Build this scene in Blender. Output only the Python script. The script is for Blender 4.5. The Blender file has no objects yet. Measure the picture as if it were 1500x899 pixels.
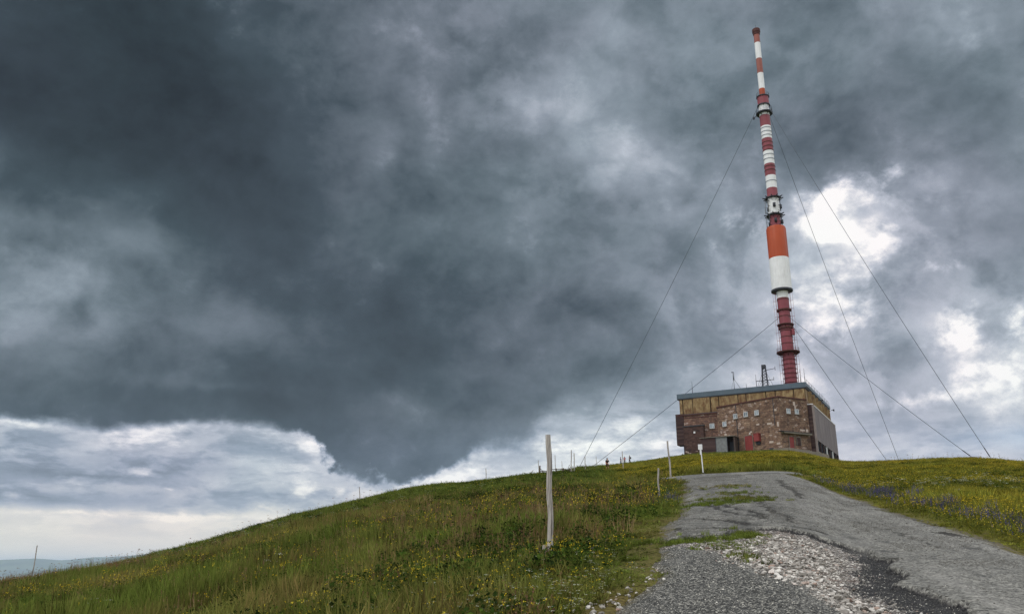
import bpy, bmesh, math, random
import numpy as np
from mathutils import Vector, Matrix
R = math.radians
DENOISE = True
SC = bpy.context.scene
COL = SC.collection
rng = random.Random(7)
NR = np.random.RandomState(11)

# ------------------------------------------------------------------ camera
EYE = 1.6
cam_d = bpy.data.cameras.new('camera'); cam = bpy.data.objects.new('camera', cam_d); COL.objects.link(cam)
cam.location = (0, 0, EYE); cam.rotation_euler = (R(90 + 17.3), 0, 0)
cam_d.sensor_fit = 'HORIZONTAL'; cam_d.sensor_width = 36; cam_d.lens = 36 * 1240 / 1500
cam_d.clip_start = 0.1; cam_d.clip_end = 200000
SC.camera = cam

# ------------------------------------------------------------------ view
SC.view_settings.view_transform = 'Standard'; SC.view_settings.look = 'None'
SC.view_settings.exposure = 0; SC.view_settings.gamma = 1
SC.cycles.use_denoising = DENOISE; SC.cycles.denoiser = 'OPENIMAGEDENOISE'; SC.cycles.denoising_prefilter = 'NONE'
SC.cycles.max_bounces = 6; SC.cycles.volume_bounces = 1
SC.cycles.transparent_max_bounces = 12
SC.cycles.volume_step_rate = 4

# ------------------------------------------------------------------ small node language
class N:
    def __init__(s, nt): s.nt = nt
    def new(s, t, **k):
        n = s.nt.nodes.new(t)
        for a, b in k.items(): setattr(n, a, b)
        return n
    def put(s, sock, v):
        if isinstance(v, bpy.types.NodeSocket): s.nt.links.new(v, sock)
        elif v is not None: sock.default_value = v
    def m(s, op, a, b=None, c=None, clamp=False):
        n = s.new('ShaderNodeMath', operation=op, use_clamp=clamp)
        s.put(n.inputs[0], a); s.put(n.inputs[1], b)
        if c is not None: s.put(n.inputs[2], c)
        return n.outputs[0]
    def add(s, a, b): return s.m('ADD', a, b)
    def sub(s, a, b): return s.m('SUBTRACT', a, b)
    def mul(s, a, b): return s.m('MULTIPLY', a, b)
    def div(s, a, b): return s.m('DIVIDE', a, b)
    def v(s, op, a, b=None, scale=None):
        n = s.new('ShaderNodeVectorMath', operation=op)
        s.put(n.inputs[0], a)
        if b is not None: s.put(n.inputs[1], b)
        if scale is not None: s.put(n.inputs['Scale'], scale)
        return n.outputs[1] if op in ('DOT_PRODUCT', 'LENGTH', 'DISTANCE') else n.outputs[0]
    def sep(s, a):
        n = s.new('ShaderNodeSeparateXYZ'); s.put(n.inputs[0], a); return n.outputs
    def comb(s, x, y, z):
        n = s.new('ShaderNodeCombineXYZ')
        for i, q in enumerate((x, y, z)): s.put(n.inputs[i], q)
        return n.outputs[0]
    def noise(s, vec, scale, detail=4, rough=.5, dist=0, lac=2, dim='3D', col=False):
        n = s.new('ShaderNodeTexNoise', noise_dimensions=dim)
        s.put(n.inputs['Vector'], vec); n.inputs['Scale'].default_value = scale
        n.inputs['Detail'].default_value = detail; n.inputs['Roughness'].default_value = rough
        n.inputs['Lacunarity'].default_value = lac; n.inputs['Distortion'].default_value = dist
        return n.outputs['Color'] if col else n.outputs['Fac']
    def vor(s, vec, scale, feature='F1', out='Distance', rand=1):
        n = s.new('ShaderNodeTexVoronoi', feature=feature)
        s.put(n.inputs['Vector'], vec); n.inputs['Scale'].default_value = scale
        n.inputs['Randomness'].default_value = rand
        return n.outputs[out]
    def ramp(s, f, stops, interp='LINEAR'):
        n = s.new('ShaderNodeValToRGB'); cr = n.color_ramp; cr.interpolation = interp
        st = [(p, (c, c, c, 1) if not hasattr(c, '__len__') else tuple(c) + (1,) * (4 - len(c))) for p, c in stops]
        cr.elements[0].position = st[0][0]; cr.elements[0].color = st[0][1]
        cr.elements[1].position = st[1][0]; cr.elements[1].color = st[1][1]
        for p, c in st[2:]:
            e = cr.elements.new(p); e.color = c
        s.put(n.inputs[0], f); return n.outputs[0]
    def mr(s, f, a, b, c=0, d=1, interp='LINEAR'):
        n = s.new('ShaderNodeMapRange', interpolation_type=interp, clamp=True)
        s.put(n.inputs[0], f)
        for i, q in enumerate((a, b, c, d)): s.put(n.inputs[i + 1], q)
        return n.outputs[0]
    def mix(s, f, a, b, mode='MIX'):
        n = s.new('ShaderNodeMix', data_type='RGBA', blend_type=mode)
        s.put(n.inputs[0], f)
        for i, q in ((6, a), (7, b)):
            if hasattr(q, '__len__') and not isinstance(q, bpy.types.NodeSocket): q = tuple(q) + (1,) * (4 - len(q))
            s.put(n.inputs[i], q)
        return n.outputs[2]
    def mixf(s, f, a, b):
        n = s.new('ShaderNodeMix', data_type='FLOAT')
        s.put(n.inputs[0], f); s.put(n.inputs[2], a); s.put(n.inputs[3], b)
        return n.outputs[0]
    def attr(s, name, typ='GEOMETRY', out='Fac'):
        n = s.new('ShaderNodeAttribute', attribute_type=typ, attribute_name=name); return n.outputs[out]

def lin(r, g, b):
    f = lambda c: c / 12.92 if c <= .04045 else ((c + .055) / 1.055) ** 2.4
    return tuple(f(c / 255) for c in (r, g, b))

# ------------------------------------------------------------------ sky: storm clouds over a Nishita sky
SUN_AZ, SUN_EL = 235.0, 50.0        # compass-like: 0 = +Y (view), clockwise; the light comes from behind-left
world = bpy.data.worlds.new('World'); SC.world = world; world.use_nodes = True
world.cycles.sampling_method = 'MANUAL'; world.cycles.sample_map_resolution = 512
nt = world.node_tree; nt.nodes.clear(); W = N(nt)
AZS= [-36, -32, -28, -24, -20, -16, -12, -8, -4, 0, 4, 8, 12, 16, 20, 24, 28, 32, 36]
EU= [0, 4, 8, 11, 14, 18, 22, 26, 30, 34, 38]
GU= [[85, 85, 85, 85, 85, 85, 90, 92, 97, 125, 172, 205, 204, 200, 198, 189, 189, 190, 190], [85, 85, 85, 85, 85, 85, 91, 92, 97, 125, 171, 205, 204, 200, 199, 190, 188, 190, 190], [83, 82, 80, 80, 81, 81, 85, 88, 94, 110, 146, 185, 186, 185, 187, 172, 176, 183, 185], [94, 91, 85, 81, 81, 78, 83, 86, 89, 95, 108, 132, 155, 166, 173, 159, 175, 183, 179], [127, 119, 104, 94, 91, 85, 81, 80, 87, 93, 97, 107, 132, 153, 157, 146, 172, 159, 152], [114, 119, 110, 90, 84, 84, 83, 84, 93, 99, 104, 112, 132, 149, 158, 163, 143, 123, 118], [84, 84, 75, 69, 72, 80, 87, 89, 98, 104, 106, 108, 117, 126, 157, 183, 144, 109, 105], [56, 59, 58, 60, 66, 77, 88, 90, 100, 112, 123, 128, 120, 116, 111, 103, 102, 102, 98], [67, 59, 56, 60, 70, 79, 88, 98, 112, 128, 135, 120, 112, 113, 112, 107, 104, 108, 107], [70, 60, 58, 63, 78, 92, 99, 105, 120, 119, 114, 118, 112, 113, 114, 114, 118, 122, 110], [68, 60, 59, 65, 84, 102, 111, 108, 116, 115, 113, 115, 108, 108, 113, 115, 118, 121, 113]]
EL= [-2, 1, 3, 4.5, 6, 8, 10, 12]
GL= [[190, 190, 190, 191, 194, 195, 199, 200, 200, 200, 200, 200, 200, 200, 200, 200, 200, 200, 200], [199, 199, 197, 198, 199, 199, 201, 202, 202, 202, 202, 202, 202, 202, 202, 202, 202, 202, 202], [208, 208, 207, 205, 203, 203, 205, 207, 207, 207, 207, 208, 207, 205, 202, 198, 194, 193, 192], [168, 170, 171, 177, 181, 194, 200, 205, 211, 213, 214, 213, 209, 204, 199, 194, 190, 190, 190], [175, 172, 172, 173, 172, 187, 194, 203, 211, 217, 219, 217, 209, 204, 199, 192, 189, 190, 190], [194, 194, 188, 190, 185, 190, 202, 200, 196, 199, 205, 206, 200, 194, 189, 174, 176, 182, 183], [190, 190, 188, 194, 192, 191, 196, 192, 188, 186, 182, 174, 171, 173, 177, 163, 181, 190, 190], [190, 190, 188, 192, 190, 190, 190, 190, 190, 188, 173, 151, 156, 165, 174, 162, 180, 190, 190]]
EDGE= [(-31.35, 8.58), (-28.51, 8.5), (-25.89, 8.29), (-22.85, 8.82), (-18.83, 9.36), (-14.5, 8.74), (-13.6, 8.5), (-12.9, 7.7), (-11.9, 6.4), (-10.35, 5.7), (-8.6, 6.08), (-7.24, 5.74), (-5.01, 6.21), (-3.21, 7.3), (-1.38, 7.89), (0.46, 7.89), (2.32, 9.24), (4.65, 10.35), (9.28, 10.92), (31.4, 8.89)]
def build_sky():
    tc = W.new('ShaderNodeTexCoord').outputs['Generated']
    x, y, z = W.sep(tc)[:3]
    az = W.mul(W.m('ARCTAN2', x, y), 57.2958)
    el = W.mul(W.m('ARCSINE', z), 57.2958)
    bw = lambda c: W.sep(c)[0]
    D = W.v('MULTIPLY', tc, (1, 1, 1.25))
    wn = W.v('SUBTRACT', W.noise(D, 5.5, 4, .5, col=True), (.5, .5, .5))
    w2 = W.v('SUBTRACT', W.noise(W.v('ADD', D, (7, 3, 1)), 17, 5, .55, col=True), (.5, .5, .5))
    wx, wy, wz = W.sep(wn)[:3]; ux, uy, uz = W.sep(w2)[:3]
    elf = W.mr(el, 2, 20, .3, 1)
    aw = W.add(az, W.add(W.mul(wx, 9), W.mul(ux, 3.4)))
    ew = W.add(el, W.mul(elf, W.add(W.mul(wy, 8), W.mul(uy, 3.2))))
    def grid(G, E, azv, elv):
        t = W.m('DIVIDE', W.add(azv, 38), 76, clamp=True)
        out = None
        for j, row in enumerate(G):
            r = W.ramp(t, [((a + 38) / 76, g / 255) for a, g in zip(AZS, row)], 'EASE')
            out = r if out is None else W.mix(W.mr(elv, E[j-1], E[j], 0, 1, 'SMOOTHSTEP'), out, r)
        return bw(out)
    def blobs(L, az_, el_):
        g = None
        for a0, e0, wa, we, k in L:
            d = W.add(W.m('POWER', W.div(W.sub(az_, a0), wa * 1.15), 2), W.m('POWER', W.div(W.sub(el_, e0), we * 1.15), 2))
            b = W.mul(W.m('EXPONENT', W.mul(d, -1)), k); g = b if g is None else W.add(g, b)
        return g
    up = grid(GU, EU, aw, ew)
    # torn, billowing detail: soft inside the storm cloud, crisp where it thins on the right
    Q = W.v('ADD', D, W.v('SCALE', wn, scale=.05))
    n1 = W.sub(W.noise(Q, 9, 9, .56), .5)
    n2 = W.sub(W.noise(W.v('ADD', Q, (3, 8, 2)), 27, 7, .6), .5)
    n3 = W.sub(W.mr(W.noise(W.v('ADD', Q, (13, 2, 5)), 12, 8, .58), .44, .56, 0, 1, 'SMOOTHSTEP'), .5)
    amp = W.mr(up, .25, .65, .14, .56)
    az3 = W.add(az, W.add(W.mul(wx, 3), W.mul(ux, 2.6))); el3 = W.add(el, W.mul(elf, W.add(W.mul(wy, 2.5), W.mul(uy, 2.4))))
    up2 = W.add(W.add(up, blobs(SOFT, az3, el3)), W.mul(amp, W.add(n1, W.mul(n2, .58))))
    up2 = W.add(up2, W.mul(W.mr(up, .36, .6, .01, .10), n3))
    gn = W.add(W.mul(n1, 1.1), W.mul(n2, 1.2))
    g = blobs(GAPS, az3, el3)
    gap = W.mr(W.add(W.mul(g, .74), W.mul(W.mul(gn, 2.7), W.mr(g, 0, .4, .22, 1))), .12, 1.25, 0, 1)
    up2 = W.add(up2, W.mul(W.mul(gap, W.add(.86, W.mul(n2, 2.2))), .33))
    up2 = W.add(up2, W.mul(W.mr(az, 10, 20), W.mr(el, 26, 20, 0, .05)))
    up2 = W.add(up2, W.mul(W.mr(az, -6, 8), .04))
    # low bank beyond: flat layered rolls with lit rims
    azl = W.add(az, W.mul(wx, 5)); ell = W.add(el, W.add(W.mul(wy, .8), W.mul(uy, .7)))
    lo = grid(GL, EL, azl, ell)
    S = W.comb(W.mul(azl, .11), W.mul(ell, .38), 3.1)
    s1 = W.sub(W.noise(S, 1.8, 8, .55), .5)
    s2 = W.sub(W.noise(W.comb(W.mul(az, .5), W.mul(el, 1.1), 9.1), 1.6, 6, .62), .5)
    s3 = W.sub(W.mr(W.noise(W.v('ADD', S, (4, 9, 2)), 2.6, 8, .58), .43, .57, 0, 1, 'SMOOTHSTEP'), .5)
    lamp = W.mr(el, 1.5, 4.5, .2, 1)
    lo = W.add(lo, W.mr(el, 1.0, 4.6, .16, 0))
    lo2 = W.add(W.add(lo, blobs(LSOFT, azl, ell)), W.mul(lamp, W.add(W.add(W.mul(s1, .30), W.mul(s3, .10)), W.mul(s2, .20))))
    gl = blobs(LOWGAPS, W.add(az, W.mul(ux, 2.2)), W.add(el, W.mul(uy, 1.1)))
    lo2 = W.add(lo2, W.mul(W.mr(W.add(gl, W.mul(s2, 1.0)), .28, 1.1, 0, 1, 'SMOOTHSTEP'), .24))
    # underside of the storm cloud: a level base on the left, a ragged hanging lobe in the middle
    k = W.mr(az, -16, -12.5, .32, 1)
    e1 = W.sub(W.noise(W.comb(W.mul(az, .16), W.mul(el, .2), 8.8), 1.8, 8, .58), .5)
    e2 = W.sub(W.noise(W.comb(W.mul(az, .30), W.mul(el, .36), 4.4), 1.7, 8, .6), .5)
    t = W.m('DIVIDE', W.add(W.add(az, W.mul(e1, W.mul(k, 4))), 38), 76, clamp=True)
    edge = W.mul(bw(W.ramp(t, [((a + 38) / 76, e / 20) for a, e in EDGE], 'LINEAR')), 20)
    en = W.add(W.mul(e2, W.mul(k, 3.6)), W.mul(s1, W.mul(W.sub(1, k), 1.4)))
    soft = W.mr(az, -4, 8, .38, 3.2)
    f = W.mr(W.div(W.sub(W.add(el, en), W.sub(edge, .12)), soft), -1, 1, 0, 1, 'SMOOTHSTEP')
    V = W.mixf(f, lo2, up2)
    # outside the photographed part: unseen broken cloud deck, made brighter to light the ground
    front = W.mr(W.m('ABSOLUTE', az), 38, 75, 1, 0, 'SMOOTHSTEP')
    hi = W.mr(el, 42, 62, 1, 0, 'SMOOTHSTEP')
    inview = W.mul(front, hi)
    Vb = W.add(BACK_V, W.mul(W.add(n1, W.mul(n2, .4)), .5))
    V = W.mixf(inview, Vb, V)
    V = W.m('MINIMUM', W.m('MAXIMUM', V, .12), 1.0)
    c = W.ramp(V, [(0, lin(10, 15, 20)), (.2, lin(30, 39, 46)), (.32, lin(62, 75, 84)), (.45, lin(106, 118, 128)), (.6, lin(146, 156, 168)),
                   (.75, lin(186, 193, 204)), (.88, lin(225, 227, 231)), (1, lin(255, 254, 252))], 'LINEAR')
    warm = W.mul(W.mr(el, 1, 6.5, 1, 0, 'SMOOTHSTEP'), W.mr(V, .66, .86, .1, 1))
    c = W.mix(warm, c, W.mix(1, c, (1.12, 1.02, .84), 'MULTIPLY'))
    bl = W.mul(W.mr(el, 7.5, 10, 1, 0), W.mr(V, .62, .74, 1, 0))
    c = W.mix(W.mul(bl, .8), c, W.mix(1, c, (.96, 1.0, 1.08), 'MULTIPLY'))
    tint = W.mr(W.noise(D, 4, 3, .5), .38, .62, 0, 1)
    c = W.mix(1, c, W.mix(tint, (.98, 1.01, 1.0), (1.03, .985, 1.01)), 'MULTIPLY')
    c = W.mix(1, c, W.mix(inview, (BACK_K, BACK_K, BACK_K), (1, 1, 1)), 'MULTIPLY')
    sky = W.new('ShaderNodeTexSky', sky_type='NISHITA', sun_disc=False)
    sky.sun_elevation = R(SUN_EL); sky.sun_rotation = R(SUN_AZ); sky.altitude = 1900
    b1 = W.new('ShaderNodeBackground'); W.put(b1.inputs[0], sky.outputs[0]); b1.inputs[1].default_value = .1
    b2 = W.new('ShaderNodeBackground'); W.put(b2.inputs[0], c); b2.inputs[1].default_value = 1.0
    blue = blobs([(34, 7.2, 5, .8, .5)], az3, el3)
    ms = W.new('ShaderNodeMixShader'); W.put(ms.inputs[0], W.sub(1, blue))
    nt.links.new(b1.outputs[0], ms.inputs[1]); nt.links.new(b2.outputs[0], ms.inputs[2])
    out = W.new('ShaderNodeOutputWorld'); nt.links.new(ms.outputs[0], out.inputs[0])
GAPS = [(21.5, 22.1, 1.3, 0.8, 1.25), (23.3, 20.7, 1.6, 0.6, 1.1), (26.0, 23.6, 1.6, 0.5, 0.85), (23.6, 23.4, 2.5, 0.8, 0.55), (25.0, 19.8, 0.8, 1.0, 1.0), (23.8, 18.2, 1.8, 0.6, 0.8), (21.2, 16.2, 2.3, 1.3, 0.6), (20.5, 14.9, 1.7, 1.0, 0.75), (28.7, 14.6, 0.9, 0.9, 0.9), (29.4, 13.1, 1.3, 0.6, 0.75), (31.9, 14.0, 0.7, 1.4, 0.65), (30.9, 11.1, 1.5, 0.5, 1.1), (28.4, 10.2, 1.9, 0.5, 0.95), (31.1, 8.9, 1.7, 1.0, 0.6), (25.7, 9.8, 2.2, 0.5, 0.5), (21.8, 6.8, 2.3, 0.5, 0.9), (27.3, 18.5, 1.9, 0.9, 0.5), (16.0, 22.0, 1.8, 1.3, 0.4), (18.5, 10.3, 2.5, 1.3, 0.35)]
SOFT = [(4.5, 31.7, 2.1, 1.7, 0.1), (7.2, 27.8, 3.0, 2.0, 0.13), (10.6, 26.5, 1.7, 0.8, 0.1), (1.6, 30.4, 2.6, 1.7, 0.06), (8.5, 34.9, 1.6, 1.6, 0.05), (-3.3, 36.4, 3.3, 1.0, 0.05), (-31.7, 16.4, 2.9, 1.8, 0.1), (-28.7, 16.3, 1.7, 2.0, 0.16), (-28.4, 15.3, 0.5, 1.0, -0.14), (-29.3, 15.0, 0.7, 0.9, -0.12), (-25.9, 20.1, 2.0, 1.2, 0.14), (-27.8, 22.1, 2.4, 1.6, 0.05), (-32.4, 19.5, 1.4, 1.2, 0.05), (-30.9, 19.2, 1.5, 0.5, -0.05), (-19.4, 15.1, 4.8, 1.1, 0.08), (-11.2, 28.2, 2.0, 1.7, 0.05), (-9.7, 27.7, 0.9, 1.1, 0.05), (-10.5, 25.2, 5.0, 2.2, 0.02), (30.5, 19.1, 2.2, 1.8, -0.07), (23.3, 25.6, 4.6, 1.2, -0.03), (23.9, 22.1, 1.2, 0.5, -0.1), (26.3, 17.3, 1.9, 1.4, -0.06), (25.0, 16.2, 1.8, 0.8, -0.05), (22.6, 16.9, 1.6, 0.8, -0.05), (30.8, 16.6, 1.8, 1.2, -0.05), (32.5, 21.9, 1.8, 1.5, 0.06), (31.3, 21.4, 2.2, 0.8, 0.05), (5.3, 17.2, 3.8, 1.6, -0.08), (6.1, 13.1, 3.3, 1.8, -0.07), (0.9, 13.6, 2.8, 1.4, -0.03), (14.0, 13.6, 2.7, 2.7, -0.03), (11.9, 10.2, 2.6, 0.9, 0.05), (3.4, 15.9, 1.9, 2.8, 0.03), (18.0, 23.1, 1.1, 2.2, -0.05), (31.5, 31.4, 3.0, 1.1, 0.04), (26.9, 29.3, 4.8, 2.0, -0.05), (-6.3, 17.6, 5.8, 2.8, -0.03), (-8.8, 10.3, 2.8, 1.1, 0.04), (-10.7, 12.0, 5.5, 0.9, -0.02), (-18.1, 10.7, 8.8, 1.0, -0.03), (-20.3, 11.5, 5.1, 0.4, 0.05), (-29.8, 12.2, 4.5, 1.2, 0.03), (26.1, 12.7, 2.3, 0.8, -0.07), (24.0, 8.3, 2.3, 0.5, -0.08), (29.1, 7.5, 2.7, 0.8, -0.04)]
LOWGAPS = [(-13.2, 7.7, 1.1, 0.4, 1.0), (-13.6, 5.2, 0.6, 0.4, 0.85), (-14.3, 6.1, 2.2, 2.2, 0.35), (-11.6, 5.1, 0.5, 0.3, 0.7), (-23.9, 7.8, 2.8, 0.6, 0.7), (-22.6, 8.4, 1.8, 0.5, 0.6), (-16.7, 8.7, 2.6, 0.4, 0.55), (-30.3, 8.3, 2.1, 0.4, 0.75), (-23.6, 5.7, 0.8, 0.3, 1.1), (-22.0, 4.8, 0.5, 0.1, 0.7), (-27.0, 5.2, 1.5, 0.4, 0.5), (-30.4, 6.6, 1.0, 0.4, 0.65), (-30.0, 4.1, 1.0, 0.3, 0.5), (-27.0, 3.2, 2.9, 0.2, 0.5), (-21.4, 3.1, 2.8, 0.3, 0.6), (-16.2, 3.7, 3.4, 0.3, 0.4), (-2.3, 6.3, 2.7, 0.6, 0.65), (-5.0, 5.6, 1.8, 0.4, 0.6), (0.5, 8.6, 2.3, 0.5, 0.55), (3.2, 7.9, 2.7, 0.6, 0.6), (8.3, 9.4, 1.4, 0.5, 0.9), (6.9, 8.1, 2.7, 0.6, 0.6), (-8.6, 5.0, 2.2, 0.4, 0.5), (10.5, 8.4, 1.3, 0.9, 0.5)]
LSOFT = [(-25.3, 4.0, 10.7, 0.4, -0.16), (-27.4, 6.0, 4.5, 0.8, -0.08), (-21.7, 6.1, 2.8, 0.6, -0.11), (-29.1, 7.5, 1.8, 0.6, -0.09), (-14.8, 7.4, 1.7, 0.6, -0.07), (-18.6, 7.5, 2.5, 0.7, -0.09), (-26.2, 5.4, 2.2, 0.2, -0.1), (-16.3, 4.8, 5.1, 0.4, -0.09), (-25.2, 3.2, 12.0, 0.2, 0.06), (5.1, 9.2, 1.8, 0.5, -0.05)]
BACK_V, BACK_K = .88, 1.6
build_sky()

# ------------------------------------------------------------------ sun, broad and soft under the overcast
sd = bpy.data.lights.new('sun', 'SUN'); sd.energy = 1.0; sd.angle = R(20); sd.color = (1, .96, .9)
sun = bpy.data.objects.new('sun', sd); COL.objects.link(sun)
_d = Vector((math.sin(R(SUN_AZ)) * math.cos(R(SUN_EL)), math.cos(R(SUN_AZ)) * math.cos(R(SUN_EL)), math.sin(R(SUN_EL))))
sun.rotation_euler = (-_d).to_track_quat('-Z', 'Y').to_euler(); sun.location = _d * 400

# ------------------------------------------------------------------ helpers: tagging and meshes
def tag(o, label=None, cat=None, group=None, kind=None):
    if label: o['label'] = label
    if cat: o['category'] = cat
    if group: o['group'] = group
    if kind: o['kind'] = kind
    return o

def empty(name, loc=(0, 0, 0), rz=0):
    o = bpy.data.objects.new(name, None); COL.objects.link(o)
    o.location = loc; o.rotation_euler = (0, 0, rz); return o

def copy_tree(o, parent=None):
    c = o.copy(); COL.objects.link(c)
    if parent: c.parent = parent
    for ch in list(o.children): copy_tree(ch, c)
    return c

def np_mesh(name, V, F, smooth=False):
    """V (n,3), F (m,k) constant k, or a list of such arrays"""
    me = bpy.data.meshes.new(name)
    Fs = F if isinstance(F, list) else [F]
    me.vertices.add(len(V)); me.vertices.foreach_set('co', np.asarray(V, np.float32).ravel())
    nl = sum(f.size for f in Fs); nf = sum(len(f) for f in Fs)
    me.loops.add(nl); me.polygons.add(nf)
    me.loops.foreach_set('vertex_index', np.concatenate([f.ravel() for f in Fs]).astype(np.int32))
    tot = np.concatenate([np.full(len(f), f.shape[1]) for f in Fs]); st = np.concatenate([[0], np.cumsum(tot)[:-1]])
    me.polygons.foreach_set('loop_start', st.astype(np.int32))
    me.polygons.foreach_set('use_smooth', np.full(nf, smooth))
    me.update(calc_edges=True); me.validate()
    return me

def fattr(me, name, arr):
    a = me.attributes.new(name, 'FLOAT', 'POINT'); a.data.foreach_set('value', np.asarray(arr, np.float32))

class MB:
    """collects shapes; build() links them as one mesh object with metre-true box UVs"""
    def __init__(s): s.bm = bmesh.new()
    def face(s, vs, mi=0, smooth=False):
        try:
            f = s.bm.faces.new(vs); f.material_index = mi; f.smooth = smooth; return f
        except ValueError: return None
    def prism(s, pts, z0, z1, mi=0, top=None):
        """vertical prism over plan polygon pts (ccw)"""
        if sum(a[0]*b[1]-b[0]*a[1] for a, b in zip(pts, pts[1:] + pts[:1])) < 0: pts = pts[::-1]
        lo = [s.bm.verts.new((p[0], p[1], z0)) for p in pts]
        hi = [s.bm.verts.new((p[0], p[1], z1)) for p in (pts if top is None else top)]
        n = len(pts)
        for i in range(n): s.face((lo[i], lo[(i+1) % n], hi[(i+1) % n], hi[i]), mi)
        s.face(lo[::-1], mi); s.face(hi, mi); return s
    def box(s, x0, x1, y0, y1, z0, z1, mi=0):
        return s.prism([(x0, y0), (x1, y0), (x1, y1), (x0, y1)], z0, z1, mi)
    def wbox(s, w, s0, s1, z0, z1, d0, d1, mi=0):
        """box on wall w=((ax,ay),(bx,by)): along s0..s1, outward d0..d1"""
        (ax, ay), (bx, by) = w; L = math.hypot(bx-ax, by-ay); tx, ty = (bx-ax)/L, (by-ay)/L; nx, ny = ty, -tx
        q = lambda a, d: (ax + tx*a + nx*d, ay + ty*a + ny*d)
        return s.prism([q(s0, d1), q(s1, d1), q(s1, d0), q(s0, d0)], z0, z1, mi)
    def tube(s, p, q, r0, r1=None, n=8, mi=0, cap=True, smooth=True):
        r1 = r0 if r1 is None else r1
        p, q = Vector(p), Vector(q); d = (q - p).normalized()
        a = d.orthogonal().normalized(); b = d.cross(a)
        A = [s.bm.verts.new(p + (a*math.cos(t) + b*math.sin(t))*r0) for t in [2*math.pi*i/n for i in range(n)]]
        B = [s.bm.verts.new(q + (a*math.cos(t) + b*math.sin(t))*r1) for t in [2*math.pi*i/n for i in range(n)]]
        for i in range(n): s.face((A[i], A[(i+1) % n], B[(i+1) % n], B[i]), mi, smooth)
        if cap: s.face(A[::-1], mi); s.face(B, mi)
        return s
    def path(s, pts, rad, n=8, mi=0):
        """tube through points with a radius per point"""
        prev = None; ref = Vector((1, .3, 0)).normalized()
        for i, p in enumerate(pts):
            p = Vector(p); d = (Vector(pts[min(i+1, len(pts)-1)]) - Vector(pts[max(i-1, 0)])).normalized()
            a = d.cross(ref); a = a.normalized() if a.length > 1e-3 else d.orthogonal().normalized(); b = d.cross(a)
            r = rad[i]
            ring = [s.bm.verts.new(p + (a*math.cos(t) + b*math.sin(t))*r) for t in [2*math.pi*k/n for k in range(n)]]
            if prev:
                for k in range(n): s.face((prev[k], prev[(k+1) % n], ring[(k+1) % n], ring[k]), mi, True)
            else: s.face(ring[::-1], mi)
            prev = ring
        s.face(prev, mi); return s
    def lathe(s, prof, n=32, mi=0, c=(0, 0), smooth=True, closed=False):
        """prof [(r,z)]"""
        rings = []
        for r, z in prof:
            rings.append([s.bm.verts.new((c[0] + r*math.cos(2*math.pi*i/n), c[1] + r*math.sin(2*math.pi*i/n), z)) for i in range(n)])
        for k in range(len(rings)-1):
            for i in range(n): s.face((rings[k][i], rings[k][(i+1) % n], rings[k+1][(i+1) % n], rings[k+1][i]), mi, smooth)
        s.face(rings[0][::-1], mi); s.face(rings[-1], mi); return s
    def build(s, name, mats, parent=None, bevel=0):
        me = bpy.data.meshes.new(name)
        bmesh.ops.recalc_face_normals(s.bm, faces=s.bm.faces)
        for e in s.bm.edges:
            if len(e.link_faces) == 2 and e.link_faces[0].normal.dot(e.link_faces[1].normal) < .75: e.smooth = False
        uv = s.bm.loops.layers.uv.new('UVMap')
        for f in s.bm.faces:
            n = f.normal
            if abs(n.z) > .7:
                for l in f.loops: l[uv].uv = (l.vert.co.x, l.vert.co.y)
            else:
                t = Vector((-n.y, n.x, 0)).normalized()
                for l in f.loops: l[uv].uv = (l.vert.co.dot(t), l.vert.co.z)
        s.bm.to_mesh(me); s.bm.free()
        for m in (mats if isinstance(mats, (list, tuple)) else [mats]): me.materials.append(m)
        o = bpy.data.objects.new(name, me); COL.objects.link(o)
        if parent: o.parent = parent
        if bevel:
            b = o.modifiers.new('bevel', 'BEVEL'); b.width = bevel; b.segments = 1; b.limit_method = 'ANGLE'
        return o

# ------------------------------------------------------------------ materials
def mat(name, fn):
    m = bpy.data.materials.new(name); m.use_nodes = True; m.node_tree.nodes.clear()
    n = N(m.node_tree); b = n.new('ShaderNodeBsdfPrincipled'); o = n.new('ShaderNodeOutputMaterial')
    m.node_tree.links.new(b.outputs[0], o.inputs[0]); b.inputs['Roughness'].default_value = .85
    b.inputs['Specular IOR Level'].default_value = .25
    fn(n, b, o); return m
def bump(n, b, h, strength=.5, dist=.05):
    k = n.new('ShaderNodeBump'); k.inputs['Strength'].default_value = strength; k.inputs['Distance'].default_value = dist
    n.put(k.inputs['Height'], h); n.put(b.inputs['Normal'], k.outputs[0])
def plain(name, c, rough=.7, metal=0, var=.25, scale=1.5, dirt=.0):
    def fn(n, b, o):
        p = n.new('ShaderNodeTexCoord').outputs['Object']
        f = n.noise(p, scale, 5, .6)
        g = n.noise(n.v('MULTIPLY', p, (6, 6, .6)), scale, 4, .6)
        k = n.mr(n.add(n.mul(f, .6), n.mul(g, .4)), .3, .7, 1 - var, 1 + var * .6)
        col = n.mix(1, tuple(c) + (1,), n.comb(k, k, k), 'MULTIPLY')
        if dirt: col = n.mix(n.mul(n.mr(g, .5, .75), dirt), col, (.10, .07, .05))
        n.put(b.inputs['Base Color'], col); b.inputs['Roughness'].default_value = rough; b.inputs['Metallic'].default_value = metal
    return mat(name, fn)

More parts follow.
